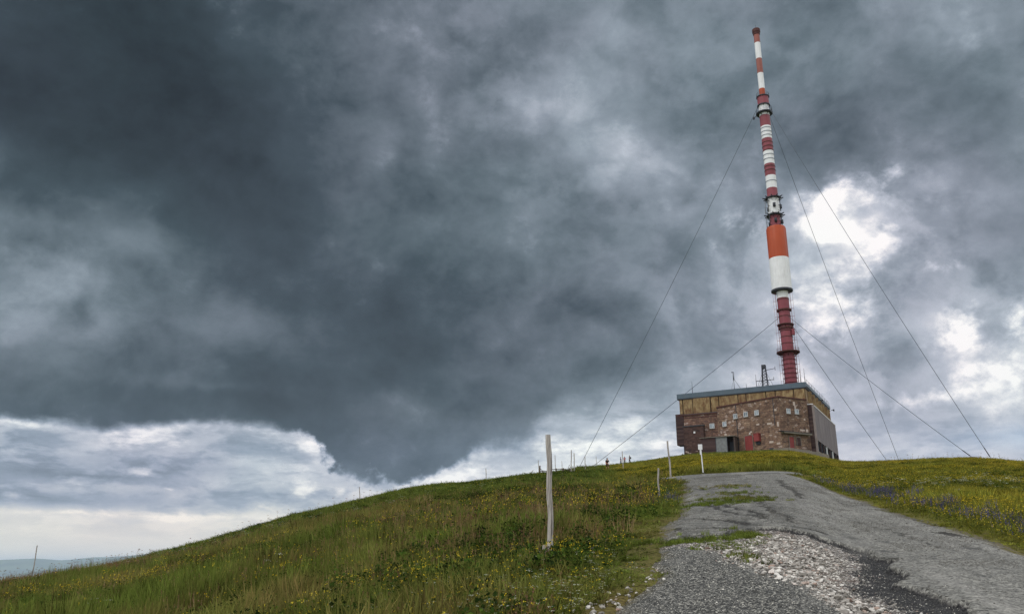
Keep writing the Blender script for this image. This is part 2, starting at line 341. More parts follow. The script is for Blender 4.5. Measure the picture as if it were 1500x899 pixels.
def stone_fn(base, alt, light, dark, sx=.85, sy=.5, lightp=.10):
    def fn(n, b, o):
        uv = n.new('ShaderNodeUVMap').outputs[0]
        w = n.v('SCALE', n.v('SUBTRACT', n.noise(uv, .9, 3, .5, col=True), (.5, .5, .5)), scale=.55)
        p = n.v('ADD', uv, w)
        br = n.new('ShaderNodeTexBrick'); n.put(br.inputs['Vector'], p)
        br.inputs['Scale'].default_value = 1; br.inputs['Brick Width'].default_value = sx; br.inputs['Row Height'].default_value = sy
        br.inputs['Mortar Size'].default_value = .05; br.inputs['Mortar Smooth'].default_value = .2; br.inputs['Bias'].default_value = 0
        br.inputs['Color1'].default_value = (0, 0, 0, 1); br.inputs['Color2'].default_value = (1, 1, 1, 1); br.inputs['Mortar'].default_value = (.5, .5, .5, 1)
        rnd = W_sep(n, br.outputs['Color'])
        vc = n.vor(n.v('MULTIPLY', p, (1.2, 1.9, 1)), 1.0, out='Color'); vr, vg, vb = n.sep(vc)[:3]
        c = n.ramp(vr, [(0, dark), (.3, base), (.55, alt), (.8, base), (1, light)])
        c = n.mix(.45, c, n.ramp(rnd, [(0, dark), (.4, base), (1, alt)]))
        c = n.mix(n.mul(n.mr(vg, 1 - lightp, 1 - lightp + .02), .8), c, lin(178, 160, 148))
        big = n.noise(uv, .16, 4, .6)
        k = n.mr(big, .3, .7, .72, 1.2)
        c = n.mix(1, c, n.comb(k, k, k), 'MULTIPLY')
        streak = n.noise(n.v('MULTIPLY', uv, (1.3, .07, 1)), 1, 4, .6)
        c = n.mix(n.mr(streak, .52, .72, 0, .45), c, lin(60, 48, 44))
        c = n.mix(n.mul(br.outputs['Fac'], .65), c, lin(70, 60, 54))
        n.put(b.inputs['Base Color'], c)
        bump(n, b, n.add(n.mul(n.sub(1, br.outputs['Fac']), .6), n.mul(vr, .5)), .7, .12)
    return fn
def W_sep(n, c): return n.sep(c)[0]
M = {}
M['stone'] = mat('stone', stone_fn(lin(116, 92, 77), lin(142, 114, 93), lin(168, 144, 120), lin(72, 54, 48)))
M['stone_old'] = mat('stone_old', stone_fn(lin(112, 84, 72), lin(136, 104, 88), lin(158, 128, 108), lin(76, 56, 50), lightp=.05))
def timber_fn(n, b, o):
    uv = n.new('ShaderNodeUVMap').outputs[0]; x, y = n.sep(uv)[:2]
    pl = n.m('FRACT', n.mul(y, 1.9)); idx = n.m('FLOOR', n.mul(y, 1.9))
    wn = n.new('ShaderNodeTexWhiteNoise', noise_dimensions='1D'); n.put(wn.inputs['W'], idx)
    g = n.noise(n.v('MULTIPLY', uv, (.5, 6, 1)), 1.4, 5, .65)
    c = n.ramp(n.add(n.mul(g, .7), n.mul(wn.outputs[0], .35)), [(.2, lin(40, 30, 30)), (.5, lin(66, 50, 49)), (.85, lin(92, 74, 70))])
    c = n.mix(n.mr(pl, .0, .12, .8, 0), c, lin(28, 20, 20))
    n.put(b.inputs['Base Color'], c); bump(n, b, pl, .6, .06)
M['timber'] = mat('dark_timber', timber_fn)
def ochre_fn(n, b, o):
    uv = n.new('ShaderNodeUVMap').outputs[0]
    g = n.noise(n.v('MULTIPLY', uv, (.9, .3, 1)), 1.3, 6, .65); f = n.noise(uv, .45, 5, .6)
    h = n.noise(n.v('MULTIPLY', uv, (1.0, .45, 1)), 1.0, 5, .7)
    c = n.ramp(n.add(n.mul(f, .5), n.mul(g, .5)), [(.3, lin(84, 68, 44)), (.45, lin(128, 106, 70)), (.58, lin(150, 130, 92)), (.75, lin(172, 156, 120))])
    c = n.mix(n.mr(h, .44, .62, 0, .85), c, lin(92, 58, 34)); c = n.mix(n.mr(n.sep(uv)[1], 14.6, 13.6, 0, .35), c, lin(84, 56, 36))
    n.put(b.inputs['Base Color'], c); b.inputs['Roughness'].default_value = .6
    bump(n, b, f, .4, .15)
M['stone_dark'] = mat('dark_brick', stone_fn(lin(72, 52, 48), lin(88, 64, 58), lin(104, 80, 72), lin(50, 36, 36), lightp=.03))
M['ochre'] = mat('ochre_cladding', ochre_fn)
def ribbed_fn(n, b, o):
    uv = n.new('ShaderNodeUVMap').outputs[0]; x, y = n.sep(uv)[:2]
    r = n.m('FRACT', n.mul(x, 1.6)); f = n.noise(n.v('MULTIPLY', uv, (.8, .15, 1)), 1, 5, .6)
    c = n.ramp(f, [(.3, lin(98, 92, 94)), (.7, lin(136, 128, 128))])
    c = n.mix(n.mr(r, 0, .18, .5, 0), c, lin(64, 58, 60))
    n.put(b.inputs['Base Color'], c); bump(n, b, r, .5, .08)
M['ribbed'] = mat('grey_ribbed_wall', ribbed_fn)
M['fascia'] = plain('blue_grey_metal', lin(84, 98, 108), .45, .2, .25, .5, .3)
M['roofing'] = plain('roofing_felt', lin(70, 72, 76), .9)
M['concrete'] = plain('concrete', lin(124, 118, 108), .9, 0, .35, .6, .4)
M['white'] = plain('white_paint', (.72, .72, .71), .55, 0, .12, .8, .15)
M['mastwhite'] = plain('mast_white', (.77, .78, .78), .45, 0, .14, .4, .28)
M['mastred'] = plain('mast_red', lin(134, 68, 76), .5, 0, .3, .35, .15)
M['mastbrown'] = plain('mast_faded_red', lin(146, 88, 78), .55, 0, .3, .3, .15)
M['orange'] = plain('mast_orange', lin(170, 74, 38), .45, 0, .15, .25, .1)
M['window_paint'] = plain('window_paint', lin(186, 188, 188), .6, 0, .15, 1)
M['wire'] = plain('wire_steel', lin(84, 90, 96), .6, .2)
M['darkmetal'] = plain('dark_metal', lin(62, 64, 70), .6, .3)
M['steel'] = plain('galvanised_steel', lin(132, 138, 144), .5, .4)
M['reddoor'] = plain('red_door_paint', lin(132, 58, 56), .6, 0, .3, 1.2, .2)
M['redtrim'] = plain('dark_red_trim', lin(82, 48, 44), .7)
def glass_fn(n, b, o):
    p = n.new('ShaderNodeTexCoord').outputs['Object']
    n.put(b.inputs['Base Color'], n.ramp(n.noise(p, .8, 3), [(.35, lin(90, 104, 116)), (.65, lin(170, 182, 190))]))
    b.inputs['Roughness'].default_value = .12; b.inputs['Specular IOR Level'].default_value = .8
M['glass'] = mat('window_glass', glass_fn)
def dglass_fn(n, b, o):
    b.inputs['Base Color'].default_value = lin(40, 46, 54) + (1,); b.inputs['Roughness'].default_value = .15
M['darkglass'] = mat('dark_glass', dglass_fn)
def wood_fn(n, b, o):
    p = n.new('ShaderNodeTexCoord').outputs['Object']
    g = n.noise(n.v('MULTIPLY', p, (14, 14, 1.2)), 2.2, 6, .65); k = n.vor(n.v('MULTIPLY', p, (3, 3, 1)), 1.8)
    cr = n.noise(n.v('MULTIPLY', p, (40, 40, .9)), 1.4, 3, .5)
    c = n.ramp(g, [(.28, lin(104, 98, 92)), (.5, lin(160, 154, 146)), (.75, lin(198, 192, 184))])
    c = n.mix(n.mr(cr, .56, .64, 0, .8), c, lin(58, 50, 46))
    c = n.mix(n.mr(k, .05, .10, .85, 0), c, lin(60, 44, 36))
    n.put(b.inputs['Base Color'], c); bump(n, b, g, .6, .01)
M['wood'] = mat('weathered_wood', wood_fn)
M['wooddark'] = plain('dark_weathered_wood', lin(86, 76, 70), .9, 0, .35, 3)

# ------------------------------------------------------------------ terrain: a rounded summit, highest around the transmitter
SA= [-180, -120, -60, -29.92, -27.95, -23.05, -19.3, -14.51, -9.85, -5.88, -1.73, 1.37, 4.56, 7.28, 9.53, 11.32, 13.96, 17.38, 18.94, 19.93, 20.89, 23.73, 27.48, 29.26, 30.93, 55, 90, 130, 180]
ST= [-0.14, -0.12, -0.06, -0.0091, -0.0041, 0.0141, 0.0321, 0.0571, 0.0777, 0.0931, 0.1006, 0.1092, 0.1144, 0.1181, 0.1225, 0.1265, 0.1283, 0.1292, 0.1258, 0.119, 0.1116, 0.1123, 0.1123, 0.1105, 0.1039, 0.06, -0.02, -0.1, -0.14]
SD= [60, 60, 58, 58, 58, 82, 98, 115, 132, 142, 152, 130, 145, 230, 240, 260, 270, 270, 270, 260, 240, 200, 195, 205, 205, 120, 90, 70, 60]
def _tab():
    az = np.arange(-180, 180.01, .25); T = np.interp(az, SA, ST); D = np.interp(az, SA, SD)
    k = np.exp(-.5 * (np.arange(-12, 13) / 3.5) ** 2); k /= k.sum()
    return az, np.convolve(np.pad(T, 12, mode='edge'), k, 'valid'), np.convolve(np.pad(D, 12, mode='edge'), k, 'valid')
AZT, TT, DDT = _tab()
def height(x, y):
    x = np.asarray(x, float); y = np.asarray(y, float)
    r = np.hypot(x, y); a = np.degrees(np.arctan2(x, y))
    T = np.interp(a, AZT, TT) - GRASS_DROP * np.interp(a, [-180, -33, -15, 8, 12, 21, 24, 180], [1, 1, .9, .8, .0, .0, .6, 1]) / np.interp(a, AZT, DDT)
    D = np.interp(a, AZT, DDT)
    w = .3 * D; s = T + EYE / (D - w / 2); c = (s - T) / w
    q = np.clip(r - (D - w), 0, w)
    h = s * np.minimum(r, D) - c / 2 * q * q
    k = .0018; e = np.maximum(r - D, 0); L = (T + .32) / k; e1 = np.minimum(e, L)
    h = h + T * e1 - .5 * k * e1 * e1 - .32 * np.maximum(e - L, 0)
    lo = -900.
    return np.where(h < lo + 300, lo + 300 * np.exp((np.minimum(h, lo + 300) - lo - 300) / 300.), h)
GRASS_DROP = .35
def vnoise(x, y, seed=0):
    xi = np.floor(x).astype(np.int64); yi = np.floor(y).astype(np.int64); fx = x - xi; fy = y - yi
    fx = fx * fx * (3 - 2 * fx); fy = fy * fy * (3 - 2 * fy)
    def hsh(a, b):
        n = (a * 374761393 + b * 668265263 + seed * 974634777) & 0xffffffff
        n = ((n ^ (n >> 13)) * 1274126177) & 0xffffffff
        return ((n ^ (n >> 16)) & 0xffff) / 65535.
    return (hsh(xi, yi) * (1-fx) + hsh(xi+1, yi) * fx) * (1-fy) + (hsh(xi, yi+1) * (1-fx) + hsh(xi+1, yi+1) * fx) * fy
def fbm(x, y, scale, octv=4, seed=0, rough=.5):
    t = 0; a = 1; s = 0
    for i in range(octv):
        t = t + a * vnoise(x * scale * 2**i + 17.3 * i, y * scale * 2**i + 5.1 * i, seed + i); s += a; a *= rough
    return t / s
# road edges (left, right) as functions of y
YL = [-40, 2, 9.06, 10.2, 11.2, 13.1, 15.4, 18.6, 23.5, 32.7, 45, 49]; XL = [-9, .1, 1.1, 1.35, 1.7, 2.1, 2.55, 3.4, 4.6, 6.6, 8.95, 9.3]
YR = [-40, 2, 9, 13.9, 15, 21.4, 28, 35.1, 42.5, 47.2, 50]; XR = [-3, 5.4, 7.0, 8.0, 8.25, 9.75, 11.6, 13.2, 14.45, 15.0, 15.2]
def road_edges(y):
    n = (fbm(y, y*0, .9, 4, 5) - .5)
    n2 = (fbm(y, y*0+9, .9, 4, 8) - .5)
    return np.interp(y, YL, XL) + n * .5, np.interp(y, YR, XR) + n2 * .35
SIDE = [(16.5, 49.0), (12, 50.2), (8.5, 52.2), (6.4, 57), (5.8, 60)]
def seg_dist(x, y, pts):
    best = np.full(np.shape(x), 1e9)
    for (ax, ay), (bx, by) in zip(pts, pts[1:]):
        dx, dy = bx-ax, by-ay; t = np.clip(((x-ax)*dx + (y-ay)*dy) / (dx*dx+dy*dy), 0, 1)
        best = np.minimum(best, np.hypot(x-ax-t*dx, y-ay-t*dy))
    return best
def side_half(y): return np.interp(y, [50, 53, 58, 66, 230], [1.9, 1.5, .6, .38, .38])
def road_in(x, y):
    """signed distance into the paved areas (positive inside)"""
    l, r = road_edges(y)
    d = np.minimum(x - l, r - x); d = np.where(y > 50, np.minimum(d, 50 - y), d)
    return np.maximum(d, side_half(y) - seg_dist(x, y, SIDE))
def undul(x, y):
    r = np.hypot(x, y)
    f = np.clip((r - 4) / 10, 0, 1) * np.clip((600 - r) / 300, 0, 1)
    k = np.clip(-road_in(x, y) / 2.5, 0, 1)
    return f * k * ((fbm(x, y, 1/14., 3, 21) - .5) * .85 + (fbm(x, y, 1/2.6, 3, 31) - .5) * .30)
def ground(x, y):
    d = road_in(np.asarray(x, float), np.asarray(y, float))
    return height(x, y) + undul(x, y) - .22 * np.clip(d / .35, 0, 1)
def gz(x, y): return float(ground(x, y))

def veg_col(n, pos, dens=1.0):
    """shared patchy meadow colour by position on the hill"""
    a = n.noise(pos, .055, 4, .6); b_ = n.noise(pos, .33, 4, .6); x, y, z = n.sep(pos)[:3]
    right = n.mr(n.sub(x, n.mul(y, .30)), 0, 5, 0, 1)
    r2 = n.mul(n.mul(n.mr(y, 50, 62), n.mr(n.sub(x, n.mul(y, .10)), 0, 4)), n.mr(n.v('LENGTH', pos), 190, 160)); right = n.m('MAXIMUM', right, r2)
    lush = n.mr(n.add(a, n.mul(n.sub(b_, .5), .7)), .40, .54, 0, 1)
    crest = n.mul(n.mr(n.v('LENGTH', pos), 42, 62), n.sub(1, right)); lush = n.m('MAXIMUM', lush, n.mul(crest, .85))
    L = n.mix(lush, lin(124, 108, 66), lin(100, 112, 50))
    Rr = n.mix(lush, lin(160, 146, 54), lin(118, 124, 48))
    k = n.mr(n.noise(pos, .45, 5, .65), .35, .65, .42, 1.28)
    return n.mix(1, n.mix(right, L, Rr), n.comb(k, k, k), 'MULTIPLY'), right, lush
def soil_fn(n, b, o):
    pos = n.new('ShaderNodeNewGeometry').outputs['Position']
    c, right, lush = veg_col(n, pos)
    f = n.noise(pos, 3.0, 6, .65); g = n.noise(pos, 16, 4, .6)
    k = n.mr(n.add(n.mul(f, .6), n.mul(g, .4)), .3, .7, .32, .95)
    c = n.mix(1, c, n.comb(k, k, k), 'MULTIPLY')
    c = n.mix(n.mr(g, .5, .7, 0, .4), c, lin(66, 50, 34))
    dist = n.v('LENGTH', pos)
    vg = n.attr('verge'); c = n.mix(n.mul(n.mr(n.add(vg, n.mul(n.sub(f, .5), .8)), .1, 1.3, 1, 0), .75), c, n.mix(n.mr(g, .4, .6), lin(74, 66, 42), lin(108, 100, 58)))
    c = n.mix(n.mr(dist, 900, 4000), c, n.mix(n.mr(n.noise(pos, .0006, 4, .6), .4, .6), lin(44, 66, 40), lin(92, 104, 60)))
    n.put(b.inputs['Base Color'], c); b.inputs['Roughness'].default_value = .95; b.inputs['Specular IOR Level'].default_value = .05
    bump(n, b, f, .8, .08)
M['soil'] = mat('meadow_ground', soil_fn)
def build_ground():
    az = np.concatenate([np.arange(-180, -40, 4), np.arange(-40, -34, 1), np.arange(-34, 34, .16), np.arange(34, 40, 1), np.arange(40, 180, 4)])
    rr = np.concatenate([[.4], np.geomspace(1.2, 6, 14), np.geomspace(6.1, 60, 250), np.geomspace(60.8, 420, 190), np.geomspace(440, 90000, 60)])
    A, RR = np.meshgrid(np.radians(az), rr)
    X = RR * np.sin(A); Y = RR * np.cos(A); Z = ground(X, Y)
    n, m = X.shape; V = np.stack([X, Y, Z], -1).reshape(-1, 3)
    i, j = np.meshgrid(np.arange(n-1), np.arange(m), indexing='ij'); j2 = (j+1) % m
    F = np.stack([i*m+j, (i+1)*m+j, (i+1)*m+j2, i*m+j2], -1).reshape(-1, 4)
    V = np.vstack([V, [[0, 0, gz(0.01, 0.01)]]]); c = len(V)-1
    T = np.stack([np.full(m, c), np.arange(m), (np.arange(m)+1) % m], -1)
    me = np_mesh('ground', V, [F[:, ::-1], T[:, ::-1]], True); fattr(me, 'verge', np.clip(-road_in(V[:, 0], V[:, 1]), 0, 9)); me.materials.append(M['soil'])
    o = bpy.data.objects.new('ground', me); COL.objects.link(o); tag(o, kind='structure')
build_ground()

# ------------------------------------------------------------------ far mountains under haze
def ridge_fn(n, b, o):
    pos = n.new('ShaderNodeNewGeometry').outputs['Position']
    n.put(b.inputs['Base Color'], n.mix(n.mr(n.noise(pos, .0012, 5, .6), .42, .58), lin(40, 58, 42), lin(84, 96, 66)))
M['ridge'] = mat('forested_ridge', ridge_fn)
def ridge(d, azs, tops, seed, depth=5000):
    az = np.linspace(azs[0], azs[-1], 260); t = np.interp(az, azs, tops)
    n = 14; V = []; 
    for k in range(n):
        u = k / (n-1); prof = math.sin(math.pi * u) ** .9
        dd = d + (u - .5) * depth
        x = dd * np.sin(np.radians(az)); y = dd * np.cos(np.radians(az))
        nz = (fbm(x, y, 1/1800., 5, seed) - .5) * 420 * prof
        base = -930
        z = base + (t * d + EYE - base) * prof + nz * .7
        V.append(np.stack([x, y, z], -1))
    V = np.array(V); m = 260; V = V.reshape(-1, 3)
    i, j = np.meshgrid(np.arange(n-1), np.arange(m-1), indexing='ij')
    F = np.stack([i*m+j, i*m+j+1, (i+1)*m+j+1, (i+1)*m+j], -1).reshape(-1, 4)
    me = np_mesh('distant_hills', V, F, True); me.materials.append(M['ridge'])
    o = bpy.data.objects.new('distant_hills', me); COL.objects.link(o); tag(o, kind='structure')
ridge(36000, [-60, -40, -31, -28.5, -27, -24, -21.5, -16, -5, 20, 60], [.011, .012, .0095, .0125, .0105, .0155, .019, .014, .014, .012, .012], 3, 9000)
ridge(21000, [-60, -40, -31, -29, -26.5, -24, -22, -14, 0, 40], [-.006, -.004, -.006, -.001, .004, .011, .0165, .010, -.01, -.01], 9, 6000)
def haze_box():
    m = bpy.data.materials.new('haze_air'); m.use_nodes = True; m.node_tree.nodes.clear(); n = N(m.node_tree)
    v = n.new('ShaderNodeVolumePrincipled'); v.inputs['Color'].default_value = HAZE_COL + (1,); v.inputs['Density'].default_value = HAZE_D
    v.inputs['Anisotropy'].default_value = 0
    o = n.new('ShaderNodeOutputMaterial'); m.node_tree.links.new(v.outputs[0], o.inputs['Volume'])
    me = MB().box(-95000, 95000, -95000, 95000, -960, 790).build('haze', m); tag(me, kind='stuff')
HAZE_D = 2.7e-5; HAZE_COL = (.68, .83, 1.0)
haze_box()

# ------------------------------------------------------------------ the road: old seal coat, a thick newer layer with a torn edge, a stony hole
UPPER = [(2.2, 15.7), (2.62, 16.02), (3.15, 16.17), (3.6, 15.9), (4.33, 16.33), (4.75, 16.8), (5.29, 16.53), (5.5, 15.7), (5.72, 15.1), (5.8, 13.9), (5.45, 12.6), (5.05, 11.7), (4.74, 10.8), (4.6, 9.6), (4.45, 8.5), (4.2, 2)]
LOWER = [(2.2, 15.2), (2.6, 15.1), (2.95, 14.9), (3.25, 14.1), (3.22, 12.9), (3.25, 11.8), (3.36, 10.7), (3.45, 9.7), (3.5, 9.1), (3.3, 2)]
def poly_sd(x, y, P):
    """positive inside"""
    ins = np.zeros(np.shape(x), bool); n = len(P)
    for i in range(n):
        ax, ay = P[i]; bx, by = P[(i+1) % n]
        c = ((ay > y) != (by > y)); 
        with np.errstate(divide='ignore', invalid='ignore'):
            xx = (bx-ax) * (y-ay) / ((by-ay) if by != ay else 1e-9) + ax
        ins ^= c & (x < xx)
    d = seg_dist(x, y, P + [P[0]])
    return np.where(ins, d, -d)
PU = UPPER + [(30, 2), (30, 70), (-20, 70), (-20, 15.7)]
PL = LOWER + [(-20, 2), (-20, 15.2)]
def road_layers(x, y):
    j = (fbm(x, y, 1.6, 4, 41, .6) - .5) * .7 + (fbm(x, y, 9, 2, 47) - .5) * .14
    up = poly_sd(x, y, PU) + j
    lowr = poly_sd(x, y, PL) + j * .8
    return up, lowr
def sstep(t): t = np.clip(t, 0, 1); return t*t*(3-2*t)
def road_z(x, y):
    up, lowr = road_layers(x, y)
    hole = sstep((-up) / .05 + .5) * sstep(-lowr / .5 + .5)
    steps = -.085 * sstep((-up) / .05 + .5) * (1 - .45 * sstep(lowr / .5))
    nz = (fbm(x, y, .8, 3, 51) - .5) * .05
    near_far = np.interp(y, [2, 9, 17, 30], [1, 1, 1, 1])
    rough = hole * (fbm(x, y, 6, 3, 61) - .5) * .07
    l, r = road_edges(y)
    crown = .0
    edge = -.05 * (1 - sstep(np.minimum(x - l, r - x) / .4))
    return height(x, y) + .05 + steps + nz * near_far + rough + edge
def road_fn(n, b, o):
    pos = n.new('ShaderNodeNewGeometry').outputs['Position']
    fine = n.noise(pos, 42, 5, .7); mid = n.noise(pos, 5, 5, .6); big = n.noise(pos, .7, 4, .6)
    x, y, z = n.sep(pos)[:3]
    wob = n.mul(n.sub(n.noise(pos, 12, 4, .65), .5), .10)
    up = n.add(n.attr('up'), wob); lo = n.add(n.attr('low'), n.mul(wob, 2.5))
    # newer layer: worn grey, lighter wheel tracks running with the road, aggregate grain
    trk = n.noise(n.v('MULTIPLY', n.comb(n.sub(x, n.mul(y, .235)), n.mul(y, .05), 0), (1, 1, 1)), 1.9, 5, .6)
    ag = n.vor(pos, 34, out='Color'); ar = n.sep(ag)[0]
    A = n.ramp(n.add(n.mul(trk, .55), n.mul(mid, .45)), [(.3, lin(88, 87, 82)), (.5, lin(110, 109, 103)), (.7, lin(136, 134, 126))])
    k = n.mr(ar, 0, 1, .32, 1.68); A = n.mix(1, A, n.comb(k, k, k), 'MULTIPLY')
    # cracks, thicker across the worn upper-left part
    pc = n.v('ADD', n.v('MULTIPLY', pos, (.75, 1.25, 0)), n.v('SCALE', n.noise(pos, 1.5, 4, .6, col=True), scale=1.1))
    cr = n.vor(pc, 1.0, 'DISTANCE_TO_EDGE'); cr2 = n.vor(pc, 3.1, 'DISTANCE_TO_EDGE')
    where = n.mul(n.mr(n.sub(x, n.mul(y, .235)), 3.2, 1.6, 0, 1), n.mr(y, 14, 17))
    rest = n.mr(big, .54, .66, 0, .8)
    amt = n.m('MAXIMUM', where, rest)
    A = n.mix(n.mul(n.mr(cr, .03, .10, .9, 0), n.mul(amt, .45)), A, lin(34, 34, 33))
    A = n.mix(n.mul(n.mr(cr2, .03, .14, .8, 0), n.mul(amt, n.mul(n.mr(mid, .4, .55), .3))), A, lin(42, 42, 40))
    rg = n.m('ABSOLUTE', n.sub(n.noise(n.v('MULTIPLY', pos, (.6, .9, 0)), .8, 6, .62), .5))
    A = n.mix(n.mul(n.mr(rg, .008, .035, .95, 0), n.mul(n.m('MAXIMUM', where, n.mul(rest, .6)), .3)), A, lin(36, 36, 34))
    # bare dark patches where the surface has peeled
    peel = n.noise(n.v('MULTIPLY', pos, (.8, .8, 0)), 1.1, 6, .66)
    A = n.mix(n.mul(n.mr(peel, .62, .635), .8), A, lin(62, 62, 60))
    A = n.mix(n.mr(n.add(n.attr('crack'), wob), -.01, .03, .92, 0), A, n.mix(n.mr(fine, .4, .6), lin(26, 26, 25), lin(58, 56, 52)))
    # tarry broken face below the torn edge, with the step's shadow painted in
    tar_shade_w = n.mul(n.mr(y, 16.5, 12.5, .07, .62), 1)
    tar = n.mul(n.mr(n.add(up, tar_shade_w), -.03, .06), n.mr(up, .02, -.01))
    # old chip seal
    ch = n.vor(pos, 42, out='Color'); c0 = n.sep(ch)[0]; cd = n.vor(pos, 42)
    C = n.ramp(c0, [(0, lin(40, 40, 38)), (.45, lin(84, 84, 80)), (.75, lin(132, 131, 124)), (1, lin(200, 197, 184))])
    C = n.mix(n.mr(cd, .35, .6, 0, .7), C, lin(30, 31, 31))
    k2 = n.mr(mid, .35, .65, .8, 1.1); C = n.mix(1, C, n.comb(k2, k2, k2), 'MULTIPLY')
    # hole floor: pale stony grit
    r1 = n.vor(pos, 26, out='Color'); r0 = n.sep(r1)[0]; rd = n.vor(pos, 26)
    Rb = n.ramp(r0, [(0, lin(96, 90, 84)), (.5, lin(150, 144, 138)), (1, lin(196, 192, 186))])
    Rb = n.mix(n.mr(n.noise(pos, 1.1, 3, .5), .58, .7, 0, .6), Rb, lin(142, 104, 84))
    Rb = n.mix(n.mr(rd, .3, .55, 0, .8), Rb, lin(58, 52, 48))
    c = n.mix(n.mr(lo, -.10, .12), Rb, C)
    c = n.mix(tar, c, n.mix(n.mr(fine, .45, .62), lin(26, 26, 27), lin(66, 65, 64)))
    c = n.mix(n.mr(up, -.012, .012), c, A)
    bd = n.m('ABSOLUTE', n.sub(n.add(y, n.mul(n.sub(mid, .5), 1.2)), n.add(45.6, n.mul(n.sub(x, 9), .22))))
    c = n.mix(n.mul(n.mr(bd, .25, .7, .85, 0), n.mr(y, 48.5, 48.0)), c, lin(46, 46, 45))
    # damp dark stain patches and a paler dusty strip between wheel tracks
    st = n.noise(n.v('MULTIPLY', n.comb(n.sub(x, n.mul(y, .235)), n.mul(y, .16), 0), (1, 1, 1)), 1.0, 6, .65)
    c = n.mix(n.mr(st, .56, .70, 0, .25), c, lin(72, 72, 70)); c = n.mix(n.mr(st, .46, .32, 0, .35), c, lin(152, 150, 144))
    # moss and soil at the rims
    ed = n.attr('edge')
    c = n.mix(n.mul(n.mr(n.add(ed, n.mul(n.sub(mid, .5), .8)), .25, -.02), .9), c, n.mix(n.mr(fine, .4, .6), lin(70, 62, 44), lin(100, 92, 60)))
    n.put(b.inputs['Base Color'], c); b.inputs['Roughness'].default_value = .82
    h = n.add(n.mul(n.mul(cd, -1), n.mr(up, .02, 0, 0, .7)), n.add(n.mul(fine, .6), n.mul(n.mr(cr, .0, .03), .3)))
    bump(n, b, h, .8, .02)
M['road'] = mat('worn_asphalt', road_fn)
CRACKS = [[(3.92, 21.26), (4.02, 19.73), (4.27, 18.8), (4.67, 18.65), (4.69, 17.38), (5.05, 17.02), (5.45, 16.82), (5.73, 16.34)], [(4.89, 24.85), (5.19, 23.57), (5.76, 23.59), (5.58, 21.64), (5.71, 20.49), (5.4, 18.55)], [(5.54, 23.84), (5.19, 22.01), (5.17, 19.97), (5.38, 19.59)], [(5.27, 27.86), (5.42, 25.95), (5.87, 26.12)], [(7.05, 34.26), (7.26, 32.2), (7.95, 32.41)], [(7.44, 27.33), (6.95, 24.51), (6.23, 21.13), (6.06, 19.33), (5.69, 17.41)], [(11.82, 38.16), (10.46, 32.84), (9.51, 29.04), (8.67, 25.85)], [(10.23, 32.29), (10.41, 31.76)], [(10.39, 27.77), (10.58, 27.17), (10.86, 26.79)], [(9.6, 20.59), (9.32, 19.46), (9.3, 18.73), (9.43, 18.42)], [(8.27, 16.84), (8.33, 16.45), (8.26, 16.03)], [(7.92, 14.77), (8.01, 14.53)], [(7.89, 23.85), (8.3, 22.05), (7.73, 18.01), (6.88, 14.09)], [(3.2, 18.21), (3.4, 17.1), (3.82, 17.18), (4.01, 16.56)], [(7.37, 30.05), (7.09, 26.8), (6.82, 23.92)]]
CW = [.09, .08, .07, .12, .15, .07, .12, .12, .16, .17, .13, .10, .02, .08, .10]
def build_road():
    ys = np.concatenate([np.arange(-40, 5, 1.5), np.arange(5, 8, .1), np.arange(8, 18.5, .035), np.arange(18.5, 30, .09), np.arange(30, 50.2, .2)])
    s = np.linspace(0, 1, 170)
    l, r = road_edges(ys)
    X = (l - .12)[:, None] + (r - l + .24)[:, None] * s[None]; Y = np.repeat(ys[:, None], len(s), 1)
    Z = road_z(X, Y); up, lowr = road_layers(X, Y)
    E_ = np.minimum(X - l[:, None], r[:, None] - X)
    jx = (fbm(X, Y, 2.2, 4, 151, .65) - .5) * .5; jy = (fbm(X, Y, 2.2, 4, 157, .65) - .5) * .9
    crk = np.full(X.shape, 9.)
    for P_, w_ in zip(CRACKS, CW): crk = np.minimum(crk, seg_dist(X + jx, Y + jy, P_) - w_ * (.2 + 1.6 * fbm(X, Y, 1.7, 3, 161)))
    Z = Z - .03 * np.clip(-crk / .05, 0, 1)
    n, m = X.shape
    i, j = np.meshgrid(np.arange(n-1), np.arange(m-1), indexing='ij')
    F = np.stack([i*m+j, i*m+j+1, (i+1)*m+j+1, (i+1)*m+j], -1).reshape(-1, 4)
    me = np_mesh('road', np.stack([X, Y, Z], -1).reshape(-1, 3), F, True)
    fattr(me, 'up', up.ravel()); fattr(me, 'low', lowr.ravel()); fattr(me, 'edge', E_.ravel()); fattr(me, 'crack', crk.ravel())
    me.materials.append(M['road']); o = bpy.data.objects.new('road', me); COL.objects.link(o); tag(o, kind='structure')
build_road()
